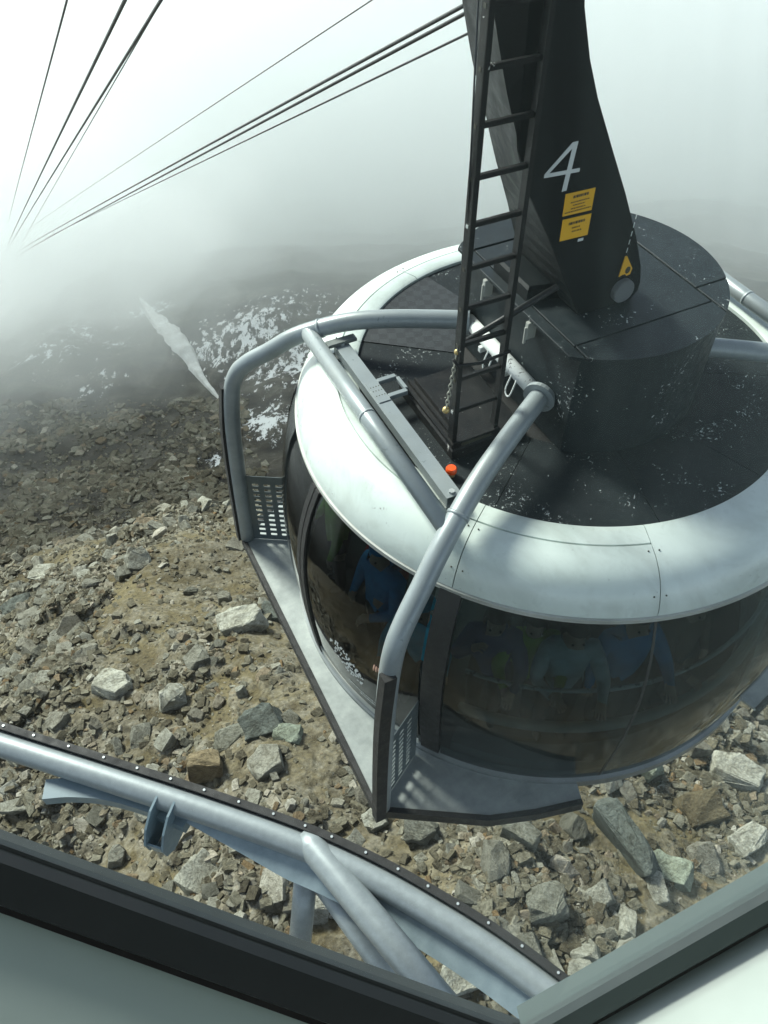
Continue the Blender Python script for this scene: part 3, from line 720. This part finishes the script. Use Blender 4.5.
# ---- guide frames over the roof: one on the near left side, its twin turned half round
prof = [(-.70, -.535, .335), (-.95, -.685, .325), (-1.25, -.868, .305), (-1.50, -1.02, .265), (-1.72, -1.157, .185), (-1.95, -1.30, .06), (-2.14, -1.415, -.10), (-2.31, -1.52, -.235), (-2.42, -1.588, -.38), (-2.485, -1.632, -.62), (-2.53, -1.66, -1.1), (-2.56, -1.675, -1.8), (-2.58, -1.69, -2.70)]
parts = []
def both(o): parts.append(o); return o
for s in (1, -1):
    path = catmull([(x, y*s, z) for x, y, z in prof], 6)
    both(tube('guide_tube', path, .077, M['tube'], root, 18, UP))
    # rubber rubbing strip on the outer side of the post
    out = Vector((-.86, -.51*s, 0)); pp = [(-2.47, -1.625*s, -.55), (-2.53, -1.66*s, -1.1), (-2.56, -1.675*s, -1.8), (-2.58, -1.69*s, -2.74)]
    st = [Vector(p)+out*.062+Vector((0, .03 if s < 0 else -.03, 0)) for p in pp]; bm = bmesh.new()
    tube_bm(bm, catmull(st, 5), 0, flat=(.095, .085)); 
    both(P('rubber_strip', bm, M['rubber']))
    bm = bmesh.new(); tube_bm(bm, [(-.685, -.525*s, .336), (-.715, -.543*s, .334)], .125, 24); both(P('tube_flange', bm, M['tube']))
    bm = bmesh.new(); tube_bm(bm, [Vector((-1.735, -1.166*s, .178)), Vector((-1.755, -1.178*s, .167))], .0835, 18); both(P('weld_ring', bm, M['galv'], True))
both(tube('inner_tube', [(-.695, -.53, .335), (-.695, .53, .335)], .058, M['tube_white'], root, 14, UP))
for y in (.22, -.12):
    bm = bmesh.new(); box_bm(bm, (-.77, y-.02, .25), (-.64, y+.02, .30), .004); both(P('tube_clip', bm, M['tube_white']))
    bm = bmesh.new(); tube_bm(bm, catmull([(-.735, y-.10, .36), (-.80, y-.12, .22), (-.80, y-.18, .20), (-.735, y-.17, .36)], 4), .007, 6); both(P('cable_loop', bm, M['tube_white'], True))
both(tube('cross_tube', [(-1.845, 1.225, .13), (-1.845, -1.21, .13)], .068, M['tube'], root, 16, UP))
bm = bmesh.new(); tube_bm(bm, [(-1.845, .055, .13), (-1.845, .03, .13)], .071, 18); both(P('tube_joint', bm, M['galv'], True))
# platform
arc = lambda a: (2.40*math.cos(R(a)), 2.40*math.sin(R(a)))
outer = [(-.99, -2.42), (-1.40, -2.32), (-1.79, -2.19), (-2.62, -1.69), (-2.62, -1.1), (-2.62, -.5), (-2.62, 0), (-2.62, .5), (-2.62, 1.1), (-2.62, 1.69), (-1.79, 2.19), (-1.40, 2.32), (-.99, 2.42)]
ang = [-112.6, -120, -128, -144, -155, -168, -180, -192, -205, -216, -232, -240, -247.4]
def strip_poly(i0, i1):
    return outer[i0:i1+1]+[arc(a) for a in np.linspace(ang[i1], ang[i0], 16)]
for (i0, i1) in ((0, 3), (3, 9), (9, 12)):
    q = strip_poly(i0, i1)
    o = prism('platform_plate', q, -2.73, -2.70, M['chequer'], root, UP); both(o)
bm = bmesh.new(); tube_bm(bm, [(x*1.004, y*1.004, -2.755) for x, y in outer], 0, flat=(.05, .13)); both(P('platform_edge', bm, M['rubber']))
# perforated kick panels between post and cabin
def perforated(name, a, b, z0, z1, cols, rows):
    a, b = Vector((*a, 0)), Vector((*b, 0)); nx, nz = 2*cols+1, 2*rows+1
    us = [0]; wx = [1.5]+[1, .8]*(cols-1)+[1, 1.5]
    for v in wx: us.append(us[-1]+v)
    ws = [0]; hz_ = [1.6]+[.8, .9]*(rows-1)+[.8, 2.4]
    for v in hz_: ws.append(ws[-1]+v)
    bm = bmesh.new(); grid = {}
    for i, u in enumerate(us):
        for j, w_ in enumerate(ws):
            p = a.lerp(b, u/us[-1]); grid[i, j] = bm.verts.new((p.x, p.y, z0+(z1-z0)*w_/ws[-1]))
    for i in range(len(us)-1):
        for j in range(len(ws)-1):
            if i % 2 and j % 2: continue
            bm.faces.new((grid[i, j], grid[i+1, j], grid[i+1, j+1], grid[i, j+1]))
    r = bmesh.ops.extrude_face_region(bm, geom=bm.faces[:]); nrm = (b-a).cross(Vector((0, 0, 1))).normalized()*.006
    for v in r['geom']:
        if isinstance(v, bmesh.types.BMVert): v.co += nrm
    return P(name, bm, worn('kick_panel_grey', (.10, .125, .13), (.075, .095, .10), .4, metal=.2) if 'kick' not in M else M['kick'])
M['kick'] = worn('kick_panel_grey', (.10, .125, .13), (.075, .095, .10), .4, metal=.2)
both(perforated('perforated_panel', (-2.54, -1.655), (-2.10, -1.395), -2.695, -1.70, 3, 11))
both(perforated('perforated_panel', (-2.54, 1.655), (-2.10, 1.395), -2.695, -1.70, 3, 11))
for o in parts:                                              # the far right side carries the same frame
    c = o.copy(); COL.objects.link(c); c.parent = root; c.rotation_euler = (0, 0, math.pi)

# flat channel beam, bracket and orange knob on the roof
bm = bmesh.new(); box_bm(bm, (-1.715, -.97, .045), (-1.595, .97, .052)); box_bm(bm, (-1.715, -.97, .0522), (-1.708, .97, .125)); box_bm(bm, (-1.602, -.97, .0522), (-1.595, .97, .125)); box_bm(bm, (-1.715, -.97, .1252), (-1.595, .97, .132), .002)
beam = P('channel_beam', bm, M['tube'])
for y in (-.93, .93):
    box('beam_foot', (-1.73, y-.05, .0), (-1.58, y+.05, .044), M['alu'], root, .004, UP)
    bm = bmesh.new(); tube_bm(bm, [(-1.655, y, .13), (-1.655, y, .15)], .022, 6); P('beam_bolt', bm, M['bolt'])
box('end_clamp', (-1.78, .92, .133), (-1.52, 1.00, .165), M['alu'], root, .006, UP)
bracket = box('bracket_plate', (-1.70, .13, .1325), (-1.60, .40, .140), M['tube'], root, .002, UP)
for y in (.15, .35): box('bracket_arm', (-1.60, y, .11), (-1.44, y+.045, .15), M['tube'], bracket, .004)
box('bracket_bar', (-1.45, .195, .112), (-1.42, .35, .148), M['tube'], bracket, .004)
for x in (-1.685, -1.662, -1.638, -1.615):
    for y in (.21, .27, .32):
        box('bracket_hole', (x-.004, y-.005, .1402), (x+.004, y+.005, .1412), M['ink'], bracket)
bm = bmesh.new(); tube_bm(bm, [(-1.50, -.66, -.018), (-1.50, -.66, .02)], .030, 16); kn = P('beacon_base', bm, M['brass'])
bm = bmesh.new(); tube_bm(bm, [(-1.50, -.66, .021), (-1.50, -.66, .05), (-1.50, -.66, .062)], [.042, .042, .034], 18); bm_obj('orange_cap', bm, M['orange'], root, False, UP)

# ---- glazing: barrel of panes between black posts, two door leaves on each long side
GP = [(2.300, -.372), (2.365, -.52), (2.425, -.70), (2.475, -.92), (2.508, -1.18), (2.520, -1.45), (2.515, -1.75), (2.495, -2.05), (2.465, -2.35), (2.430, -2.64)]
def gr_at(z): return float(np.interp(-z, [-q[1] for q in GP], [q[0] for q in GP]))
def barrel(name, a0, a1, mat, d0=0., d1=.016, z0=-.372, z1=-2.64, step=2):
    zz = np.linspace(z0, z1, 12); pr = [(gr_at(z)+d1, z) for z in zz]+[(gr_at(z)+d0, z) for z in zz[::-1]]
    return lathe(name, pr, a0, a1, mat, root, step, UP, closed=True)
def pane(a0, a1, name='window_pane', z1=-2.64):
    zz = np.linspace(-.372, z1, 14); return lathe(name, [(gr_at(z), z) for z in zz], a0, a1, M['cabin_glass'], root, 1.5, UP)
for s in (0, 180):
    for a, b in ((-141.6, -108.25), (-107.75, -72.25), (-71.75, -38.4)): pane(a+s, b+s)
    pane(181.6+s, 213.4+s, 'door_pane', -2.56); pane(146.6+s, 178.4+s, 'door_pane', -2.56)
    barrel('door_edge', 178.4+s, 179.85+s, M['rubber'], -.03, .02, -.40); barrel('door_edge', 180.15+s, 181.6+s, M['rubber'], -.03, .02, -.40)
    for a in (-146, 141.9): barrel('door_post', a+s, a+4.1+s, M['rubber'], -.06, .014)
    for a0, a1 in ((181.6, 213.4), (146.6, 178.4)):
        barrel('door_bottom_rail', a0+s, a1+s, M['trim'], -.03, .008, -2.53, -2.66)
    for a in (-108, -72): barrel('pane_joint', a-.22+s, a+.22+s, M['rubber'], -.01, .003)
lathe('sill_ring', [(2.38, -2.60), (2.432, -2.645), (2.462, -2.66), (2.462, -2.76), (2.38, -2.80)], 0, 360, worn('sill_metal', (.20, .22, .22), (.13, .14, .14), .4, metal=.4), root, 2, UP, closed=True)
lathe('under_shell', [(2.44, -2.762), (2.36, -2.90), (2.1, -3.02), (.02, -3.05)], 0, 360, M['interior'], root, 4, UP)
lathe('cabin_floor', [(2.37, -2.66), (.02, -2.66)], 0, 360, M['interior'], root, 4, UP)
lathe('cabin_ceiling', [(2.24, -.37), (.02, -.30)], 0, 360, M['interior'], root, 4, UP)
lathe('inner_step', [(2.36, -2.659), (2.36, -2.48), (2.20, -2.46), (2.20, -2.659)], -140, -40, worn('step_grey', (.13, .14, .14), (.18, .19, .19), .5), root, 3, UP, closed=True)
for s in (0, 180):
    a0, a1 = -140+s, -40+s
    tube('handrail', [(2.20*math.cos(R(a)), 2.20*math.sin(R(a)), -1.52) for a in np.linspace(a0, a1, 40)], .02, M['inside_rail'], root, 8, UP)
    tube('leaning_rail', [(2.26*math.cos(R(a)), 2.26*math.sin(R(a)), -2.02) for a in np.linspace(a0, a1, 40)], .05, M['trim'], root, 8, UP)
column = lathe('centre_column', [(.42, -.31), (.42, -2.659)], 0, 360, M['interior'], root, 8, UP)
# white printed emblem and lettering on the near door leaf
def on_glass(a, z, d=.004): r = gr_at(z)+d; return Vector((r*math.cos(R(a)), r*math.sin(R(a)), z))
bm = bmesh.new(); q = random.Random(4)
for k in range(120):
    u, v = q.uniform(-1, 1), q.uniform(-1, 1)
    if u*u+v*v > 1: continue
    a = -165.0+u*5.2; z = -1.97+v*.17-u*.12; t = q.uniform(.6, 1.3); l, wd = .42*t, .020*q.uniform(.6, 1.3)
    sl = q.uniform(.3, 1.1)*.03*t
    vs = [on_glass(a-l, z-sl), on_glass(a+.05, z-wd), on_glass(a+l, z+sl), on_glass(a-.05, z+wd)]
    bm.faces.new([bm.verts.new(p) for p in vs])
o = P('door_emblem', bm, M['number']); o['kind'] = 'stuff'
bm = bmesh.new()
for row, (a0, a1) in enumerate(((-165.5, -156.5), (-162, -155.5))):
    a = a0
    while a < a1:
        wd = q.uniform(.12, .34); z = -2.36-row*.055; h = q.uniform(.016, .026)
        bm.faces.new([bm.verts.new(on_glass(*p)) for p in ((a, z), (a+wd, z), (a+wd, z+h), (a, z+h))]); a += wd+q.uniform(.08, .2)
o = P('door_lettering', bm, M['number']); o['kind'] = 'stuff'

# ------------------------------------------------------------------ passengers
def person(ang, rad, face, h, jacket, trousers, arms, label, hood=False, skin='skin'):
    """standing figure in the cabin; face = heading in degrees, arms = ((elbow, hand) left, right) in units of height"""
    base = CM @ Vector((rad*math.cos(R(ang)), rad*math.sin(R(ang)), -2.655))
    V = []; E_ = []; Rr = []
    def add(p, r, par=None):
        V.append(Vector(p)*h); Rr.append(r*h)
        if par is not None: E_.append((par, len(V)-1))
        return len(V)-1
    pel = add((0, 0, .53), .088); sp = add((0, -.005, .63), .085, pel); ch = add((0, 0, .745), .098, sp); nk = add((0, 0, .825), .040, ch)
    hb = add((0, .012, .872), .044, nk); hm_ = add((0, .018, .918), .060, hb); add((0, .008, .965), .044, hm_); add((0, .082, .908), .010, hm_)
    zones = {pel: 'j', sp: 'j', ch: 'j', nk: 'j', hb: 's', hm_: 's', hm_+1: 's', hm_+2: 's'}
    for s, (el, ha) in zip((-1, 1), arms):
        sh = add((.108*s, 0, .795), .050, ch); e = add((el[0]*s, el[1], el[2]), .036, sh); H = Vector((ha[0]*s, ha[1], ha[2]))
        dv = (H-V[e]/h).normalized(); wr = add(H-dv*.05, .024, e); pa = add(H, .020, wr)
        zones.update({sh: 'j', e: 'j', wr: 'j', pa: 's'})
        side = dv.cross(Vector((0, 0, 1))); side = side.normalized() if side.length > .1 else Vector((1, 0, 0)); dn = side.cross(dv).normalized()
        if dn.z > 0: dn = -dn
        for f in range(4):
            o_ = (f-1.5)*.0125; ln = (.024, .029, .027, .021)[f]
            a = add(H+dv*.018+side*o_, .0062, pa); b = add(H+dv*(.018+ln)+side*o_*1.1+dn*.008, .0058, a); c = add(H+dv*(.020+ln)+side*o_*1.1+dn*.028, .005, b)
            for i in (a, b, c): zones[i] = 's'
        a = add(H-dv*.006-side*.022*s, .0068, pa); b = add(H+dv*.020-side*.034*s+dn*.008, .006, a); zones[a] = zones[b] = 's'
        hp = add((.052*s, 0, .50), .066, pel); kn_ = add((.058*s, .012, .28), .046, hp); an = add((.058*s, 0, .055), .032, kn_); to = add((.064*s, .085, .022), .022, an)
        zones.update({hp: 't', kn_: 't', an: 't', to: 'b'})
    me = bpy.data.meshes.new('person'); me.from_pydata(V, E_, []); o = bpy.data.objects.new('person', me); COL.objects.link(o)
    md = o.modifiers.new('skin', 'SKIN'); md.use_smooth_shade = True
    for i, sv_ in enumerate(me.skin_vertices[0].data): sv_.radius = (Rr[i], Rr[i]); sv_.use_root = i == 0
    o.modifiers.new('sub', 'SUBSURF').levels = 1
    dg = bpy.context.evaluated_depsgraph_get(); nm = bpy.data.meshes.new_from_object(o.evaluated_get(dg)); o.modifiers.clear(); o.data = nm
    nm.materials.clear()
    for mt in (jacket, trousers, M[skin], M['rubber']): nm.materials.append(mt)
    key = {'j': 0, 't': 1, 's': 2, 'b': 3}; VA = np.array([v[:] for v in V])/h
    for p in nm.polygons:
        c = np.array(p.center)/h; i = int(((VA-c)**2).sum(1).argmin()); p.material_index = key[zones.get(i, 'j')]; p.use_smooth = True
    o.location = base; o.rotation_euler = (0, 0, R(face)-math.pi/2+CROT)
    bm = bmesh.new(); bmesh.ops.create_uvsphere(bm, u_segments=14, v_segments=10, radius=.066*h)
    for v in bm.verts: v.co = Vector((v.co.x*1.02, v.co.y*1.10, v.co.z*1.1))
    bmesh.ops.delete(bm, geom=[v for v in bm.verts if v.co.y > .018*h and v.co.z < .030*h or v.co.z < -.045*h], context='VERTS')
    c = bm_obj('hood' if hood else 'hair', bm, jacket if hood else M['hair'], o, True); c.location = (0, .006*h, .925*h)
    if hood: c.scale = (1.14,)*3
    for s in (-1, 1):
        bm = bmesh.new(); bmesh.ops.create_uvsphere(bm, u_segments=6, v_segments=5, radius=.0065*h); e = bm_obj('eye', bm, M['eye'], o, True); e.location = (.024*s*h, .070*h, .925*h)
    return tag(o, label, 'person', 'passengers inside the cabin')
hang = ((.155, .01, .63), (.17, .07, .48)); hold = ((.16, .10, .66), (.12, .24, .66)); up_ = ((.17, .12, .74), (.07, .16, .90)); low = ((.15, .06, .62), (.06, .17, .60))
blue, cyan, red, green, navy, greyw, black, brown = (cloth(n, c) for n, c in (('blue_jacket', (.02, .30, .62)), ('cyan_jacket', (.01, .45, .66)), ('red_jacket', (.62, .03, .02)), ('green_jacket', (.30, .48, .04)), ('navy_jacket', (.02, .06, .20)), ('pale_grey_jacket', (.58, .62, .63)), ('black_trousers', (.012, .012, .014)), ('brown_jacket', (.13, .07, .035))))
person(-169, 1.95, 195, 1.76, blue, black, (low, hang), 'passenger in a blue hooded jacket behind the near door leaf', True)
person(-153, 2.05, 215, 1.62, cyan, black, (hang, hold), 'passenger in a bright cyan jacket beside the black door post', True)
person(-176, 1.70, 185, 1.66, red, black, (low, low), 'passenger in a red jacket standing between the blue hood and the lime top')
person(163, 2.02, 160, 1.60, green, black, (hang, low), 'passenger in a lime green top behind the far door leaf')
person(-136, 1.92, 230, 1.70, navy, black, (hold, up_), 'passenger in navy holding the rail right of the door post')
person(-127, 1.85, 240, 1.68, green, black, (hold, hold), 'passenger in a green jacket gripping the rail in the near window')
person(-118, 1.95, 245, 1.74, greyw, black, (hold, low), 'passenger in pale grey leaning on the rail in the near window')
person(-103, 1.9, 255, 1.78, blue, black, (hold, hang), 'passenger in a blue jacket at the middle of the curved window')
person(-86, 1.9, 270, 1.65, brown, black, (hang, hold), 'passenger in brown at the right part of the curved window')

# ------------------------------------------------------------------ ropes
dcab = ray(0, 260).normalized(); er = Vector((dcab.y, -dcab.x, 0)).normalized(); eu = er.cross(dcab).normalized()
if eu.z < 0: eu = -eu
def rope(px, py, lateral, r, label, vp=(0, 260), group=None):
    d = ray(*vp).normalized(); r0 = ray(px, py); k = lateral/r0.dot(er); p = r0*k
    pts = [p-d*7+Vector((0, 0, .02))]+[p+d*t-Vector((0, 0, 1))*(0.00002*t*t) for t in (0, 5, 10, 20, 35, 55, 80, 120, 170, 230, 300)]
    tag(tube('steel_rope', pts, r, M['cable'], None, 8), label, 'cable', 'ropes running down into the mist')
rope(67, 0, 1.0, .008, 'thin steel rope at the far left, steepest of all', (4, 235))
rope(125, 0, 1.9, .0185, 'thick dark track rope, leftmost of the left group', (-2, 262))
rope(161, 0, 2.4, .0185, 'thick dark track rope, right of the left group', (-2, 262))
rope(160, 3, 2.5, .008, 'thinner haul rope running close beside the right thick rope', (8, 265))
rope(372, 0, 3.3, .0055, 'faint thin rope alone between the two groups of ropes', (0, 246))
rope(461, 7, 3.75, .0165, 'upper thick track rope of the right group', (-6, 262))
rope(462, 15, 3.85, .0165, 'lower thick track rope of the right group', (-6, 266))
rope(465, 35, 3.8, .010, 'lowest thinner rope of the right group', (10, 254))

# ------------------------------------------------------------------ docking guide rail below the window
gr_ = empty('guide_rail', onz(300, 840, -4.9)); tag(gr_, 'curved galvanised docking rail with black rubber strip and round struts', 'guide rail')
GO = -gr_.location
def GR(name, o): o.parent = gr_; o.location = GO; return o
rp = catmull([onz(x, y, -4.9) for x, y in [(-120, 704), (-60, 724), (0, 744), (100, 776), (200, 809), (300, 845), (370, 877), (430, 911), (490, 949), (560, 1001), (640, 1066)]], 6)
GR('', tube('rail_tube', rp, .078, M['galv'], None, 18))
side = []
for i, p in enumerate(rp):
    t = (rp[min(i+1, len(rp)-1)]-rp[max(i-1, 0)]).normalized(); n_ = Vector((-t.y, t.x, 0)).normalized()
    if n_.y < 0: n_ = -n_
    side.append((p, n_))
strip = GR('', tube('rubber_strip', [p+n_*.085+Vector((0, 0, .045)) for p, n_ in side], 0, M['rubber'], None, flat=(.044, .075)))
acc = 0
for i in range(1, len(side)):
    acc += (side[i][0]-side[i-1][0]).length
    if acc > .155:
        acc = 0; p, n_ = side[i]; q_ = p+n_*.086+Vector((0, 0, .083)); bm = bmesh.new(); tube_bm(bm, [q_, q_+Vector((0, 0, .006))], .008, 8); b_ = bm_obj('strip_bolt', bm, M['bolt'], strip)
M['bluegrey2'] = worn('weathered_web', (.24, .30, .33), (.16, .21, .24), .5, metal=.2, scale=8)
# sloping web under the tube, widening towards the strut node
def ribbon(name, rows, mat, th=.014):
    bm = bmesh.new(); A_ = []
    for a, b in rows:
        n = (b-a).cross(Vector((1, -.4, 0))).normalized()*th
        A_.append([bm.verts.new(q) for q in (a, b, b+n, a+n)])
    for u, v in zip(A_, A_[1:]):
        for k in range(4): bm.faces.new((u[k], u[(k+1) % 4], v[(k+1) % 4], v[k]))
    bm.faces.new(A_[0][::-1]); bm.faces.new(A_[-1]); return bm_obj(name, bm, mat)
rows = []
for p, n_ in side:
    if p.x < -1.32: continue
    k = min(1, max(.03, (p.x+1.32)/.80)); rows.append((p-n_*.055+Vector((0, 0, -.055)), p-n_*(.055+.115*k)+Vector((0, 0, -.055-.06*k))))
GR('', ribbon('web_plate', rows, M['bluegrey2']))
M['bluegrey'] = worn('blue_grey_paint', (.16, .22, .25), (.12, .17, .20), .42, scale=4)
arm = [onz(46, 792, -5.0), onz(75, 790, -5.0), onz(110, 793, -5.0), onz(150, 804, -5.0), onz(190, 821, -4.99)]
GR('', tube('curved_arm', catmull(arm, 6), 0, M['bluegrey'], None, flat=(.125, .085)))
pb = onz(172, 799, -4.9); tb = (onz(200, 809, -4.9)-onz(100, 776, -4.9)).normalized(); nb = Vector((tb.y, -tb.x, 0)).normalized()
if nb.y > 0: nb = -nb
ol = [(a_*1.25, b_*1.2) for a_, b_ in [(.02, .06), (.10, .05), (.17, -.01), (.215, -.10), (.205, -.19), (.15, -.245), (.07, -.25), (.0, -.20), (-.02, -.10)]]
for off in (-.075, .040):
    bm = bmesh.new(); A_ = [bm.verts.new(pb+tb*off+nb*a_+Vector((0, 0, b_))) for a_, b_ in ol]; B_ = [bm.verts.new(v.co+tb*.014) for v in A_]
    bm.faces.new(A_); bm.faces.new(B_[::-1])
    for k in range(len(ol)): bm.faces.new((A_[k], B_[k], B_[(k+1) % len(ol)], A_[(k+1) % len(ol)]))
    GR('', bm_obj('bracket_cheek', bm, M['bluegrey']))
bm = bmesh.new(); ri = [[bm.verts.new(pb+tb*o_+nb*a_*f_+Vector((0, 0, b_))) for o_, f_ in ((-.060, .97), (.039, .97), (.039, .92), (-.060, .92))] for a_, b_ in ol[3:8]]
for u, v in zip(ri, ri[1:]):
    for k in range(4): bm.faces.new((u[k], u[(k+1) % 4], v[(k+1) % 4], v[k]))
bm.faces.new(ri[0][::-1]); bm.faces.new(ri[-1])
GR('', bm_obj('bracket_back', bm, M['bluegrey']))
node = onz(304, 868, -5.02)
GR('', tube('main_strut', [onz(303, 836, -4.885), onz(312, 846, -4.885), onz(375, 922, -4.9), onz(464, 1030, -4.95)], [.06, .083, .085, .085], M['galv'], None, 18))
GR('', tube('lower_strut', [onz(318, 876, -5.08), onz(362, 938, -5.2), onz(428, 1030, -5.4)], .066, M['galv'], None, 16))
GR('', tube('short_post', [onz(306, 874, -5.05), onz(303, 910, -5.3), onz(297, 975, -5.8)], .070, M['galv'], None, 16))
GR('', tube('tie_bar', [onz(170, 809, -5.0), onz(220, 829, -5.02), onz(268, 849, -5.03), onz(290, 866, -5.04), node], .024, M['galv'], None, 12))
bm = bmesh.new(); tube_bm(bm, [node+Vector((0, 0, -.03)), node+Vector((0, 0, .0))], .082, 20); GR('', bm_obj('node_plate', bm, M['galv']))
for k in range(5):
    a = k*1.256+.4; q_ = node+Vector((.066*math.cos(a), .066*math.sin(a), .001)); bm = bmesh.new(); tube_bm(bm, [q_, q_+Vector((0, 0, .012))], .011, 6); GR('', bm_obj('node_bolt', bm, M['bolt']))

# ------------------------------------------------------------------ the window the picture is taken through, and the room behind it
WN = Vector((0, math.cos(R(40)), -math.sin(R(40)))); WD = .60
def onwin(px, py, w=0.0):
    d = ray(px, py); return d*((WD-w)/d.dot(WN))
fr = empty('station_window', onwin(508, 1032)); tag(fr, 'leaning station window with dark and grey frame bars seen from inside', 'window')
FO = -fr.location
def WF(o): o.parent = fr; o.location = FO; return o
corner = onwin(508, 1032); Lp = onwin(-260, 752); Rp = onwin(1020, 738)
Lp = corner+(Lp-corner).normalized()*2.1; Rp = corner+(Rp-corner).normalized()*2.1
def bar(name, a, b, prof, mat, flip=1):
    """extrude a profile of (across the pane edge, towards the room) along an edge of the pane"""
    t = (b-a).normalized(); ac = WN.cross(t).normalized()
    if ac.z > 0: ac = -ac
    bm = bmesh.new(); A_ = [bm.verts.new(a+ac*u-WN*v) for u, v in prof]; B_ = [bm.verts.new(b+ac*u-WN*v) for u, v in prof]
    n = len(prof)
    for k in range(n): bm.faces.new((A_[k], A_[(k+1) % n], B_[(k+1) % n], B_[k]))
    bm.faces.new(A_[::-1]); bm.faces.new(B_)
    return WF(bm_obj(name, bm, mat)), ac
# left side: dark bar, black gasket, grey panel; right side: light bar, gasket, white panel
tl = (Lp-corner).normalized(); tr_ = (Rp-corner).normalized()
bar('frame_bar', corner-tl*.05, Lp, [(0, -.02), (.0, .004), (.005, .010), (.034, .016), (.038, .012), (.038, -.02)], M['frame_dark'])
bar('glazing_bead', corner-tl*.02, Lp, [(-.004, -.004), (-.003, .001), (-.0005, .002), (-.0005, -.004)], M['frame_dark'])
bar('gasket', corner-tl*.05, Lp, [(.0385, -.02), (.0385, .008), (.046, .009), (.050, .002), (.050, -.02)], M['rubber'])
bar('frame_bar', corner+tr_*.012, Rp, [(0, -.02), (.0, .006), (.004, .011), (.020, .012), (.022, .010), (.022, -.02)], M['frame_light'])
bar('gasket', corner+tr_*.0, Rp, [(.0225, -.02), (.0225, .004), (.029, .005), (.033, .0), (.033, -.02)], M['rubber'])
def sill_panel(name, a, b, u0, depth, lean, mat, label):
    t = (b-a).normalized(); ac = WN.cross(t).normalized()
    if ac.z > 0: ac = -ac
    dirn = (ac*math.cos(lean)-WN*math.sin(lean)).normalized(); p0 = a+ac*u0; p1 = b+ac*u0
    n = t.cross(dirn).normalized()*.012
    if n.dot(WN) < 0: n = -n
    vs = [p0, p1, p1+dirn*depth, p0+dirn*depth]; vs += [v+n for v in vs]
    return mesh_obj(name, vs, [(0, 1, 2, 3), (7, 6, 5, 4), (0, 4, 5, 1), (1, 5, 6, 2), (2, 6, 7, 3), (3, 7, 4, 0)], mat)
pl = sill_panel('wall_panel_left', corner-tl*.3, Lp, .0502, .9, R(14), M['panel_grey'], ''); tag(pl, 'grey wall panel under the dark left frame bar', None, None, 'structure')
pr_ = sill_panel('wall_panel_right', corner-tr_*.0, Rp, .0332, .7, R(58), M['panel_white'], ''); tag(pr_, 'white sill panel under the grey right frame bar', None, None, 'structure')
up_dir = Vector((0, math.sin(R(40)), math.cos(R(40))))
topL, topR = Lp+up_dir*1.9, Rp+up_dir*1.9
WF(mesh_obj('glass_pane', [corner, Rp, topR, topL, Lp], [(0, 1, 2, 3, 4)], M['pane']))
# room shell behind the photographer
def wall(name, lo, hi, mat, lab): tag(box(name, lo, hi, mat), lab, None, None, 'structure')
wall('room_back_wall', (-2.3, -2.6, -1.6), (2.3, -2.5, 1.5), M['room'], 'grey back wall of the station lookout')
wall('room_ceiling', (-2.3, -2.49, 1.36), (2.3, .25, 1.5), M['room'], 'grey ceiling of the station lookout')
wall('room_floor', (-2.3, -2.49, -1.6), (2.3, -.28, -1.5), M['room'], 'grey floor of the station lookout')
wall('room_left_wall', (-2.45, -2.6, -1.6), (-2.31, -.4, 1.5), M['room'], 'grey left wall of the station lookout')
wall('room_right_wall', (2.31, -2.6, -1.6), (2.45, .6, 1.5), M['room'], 'grey right wall of the station lookout')
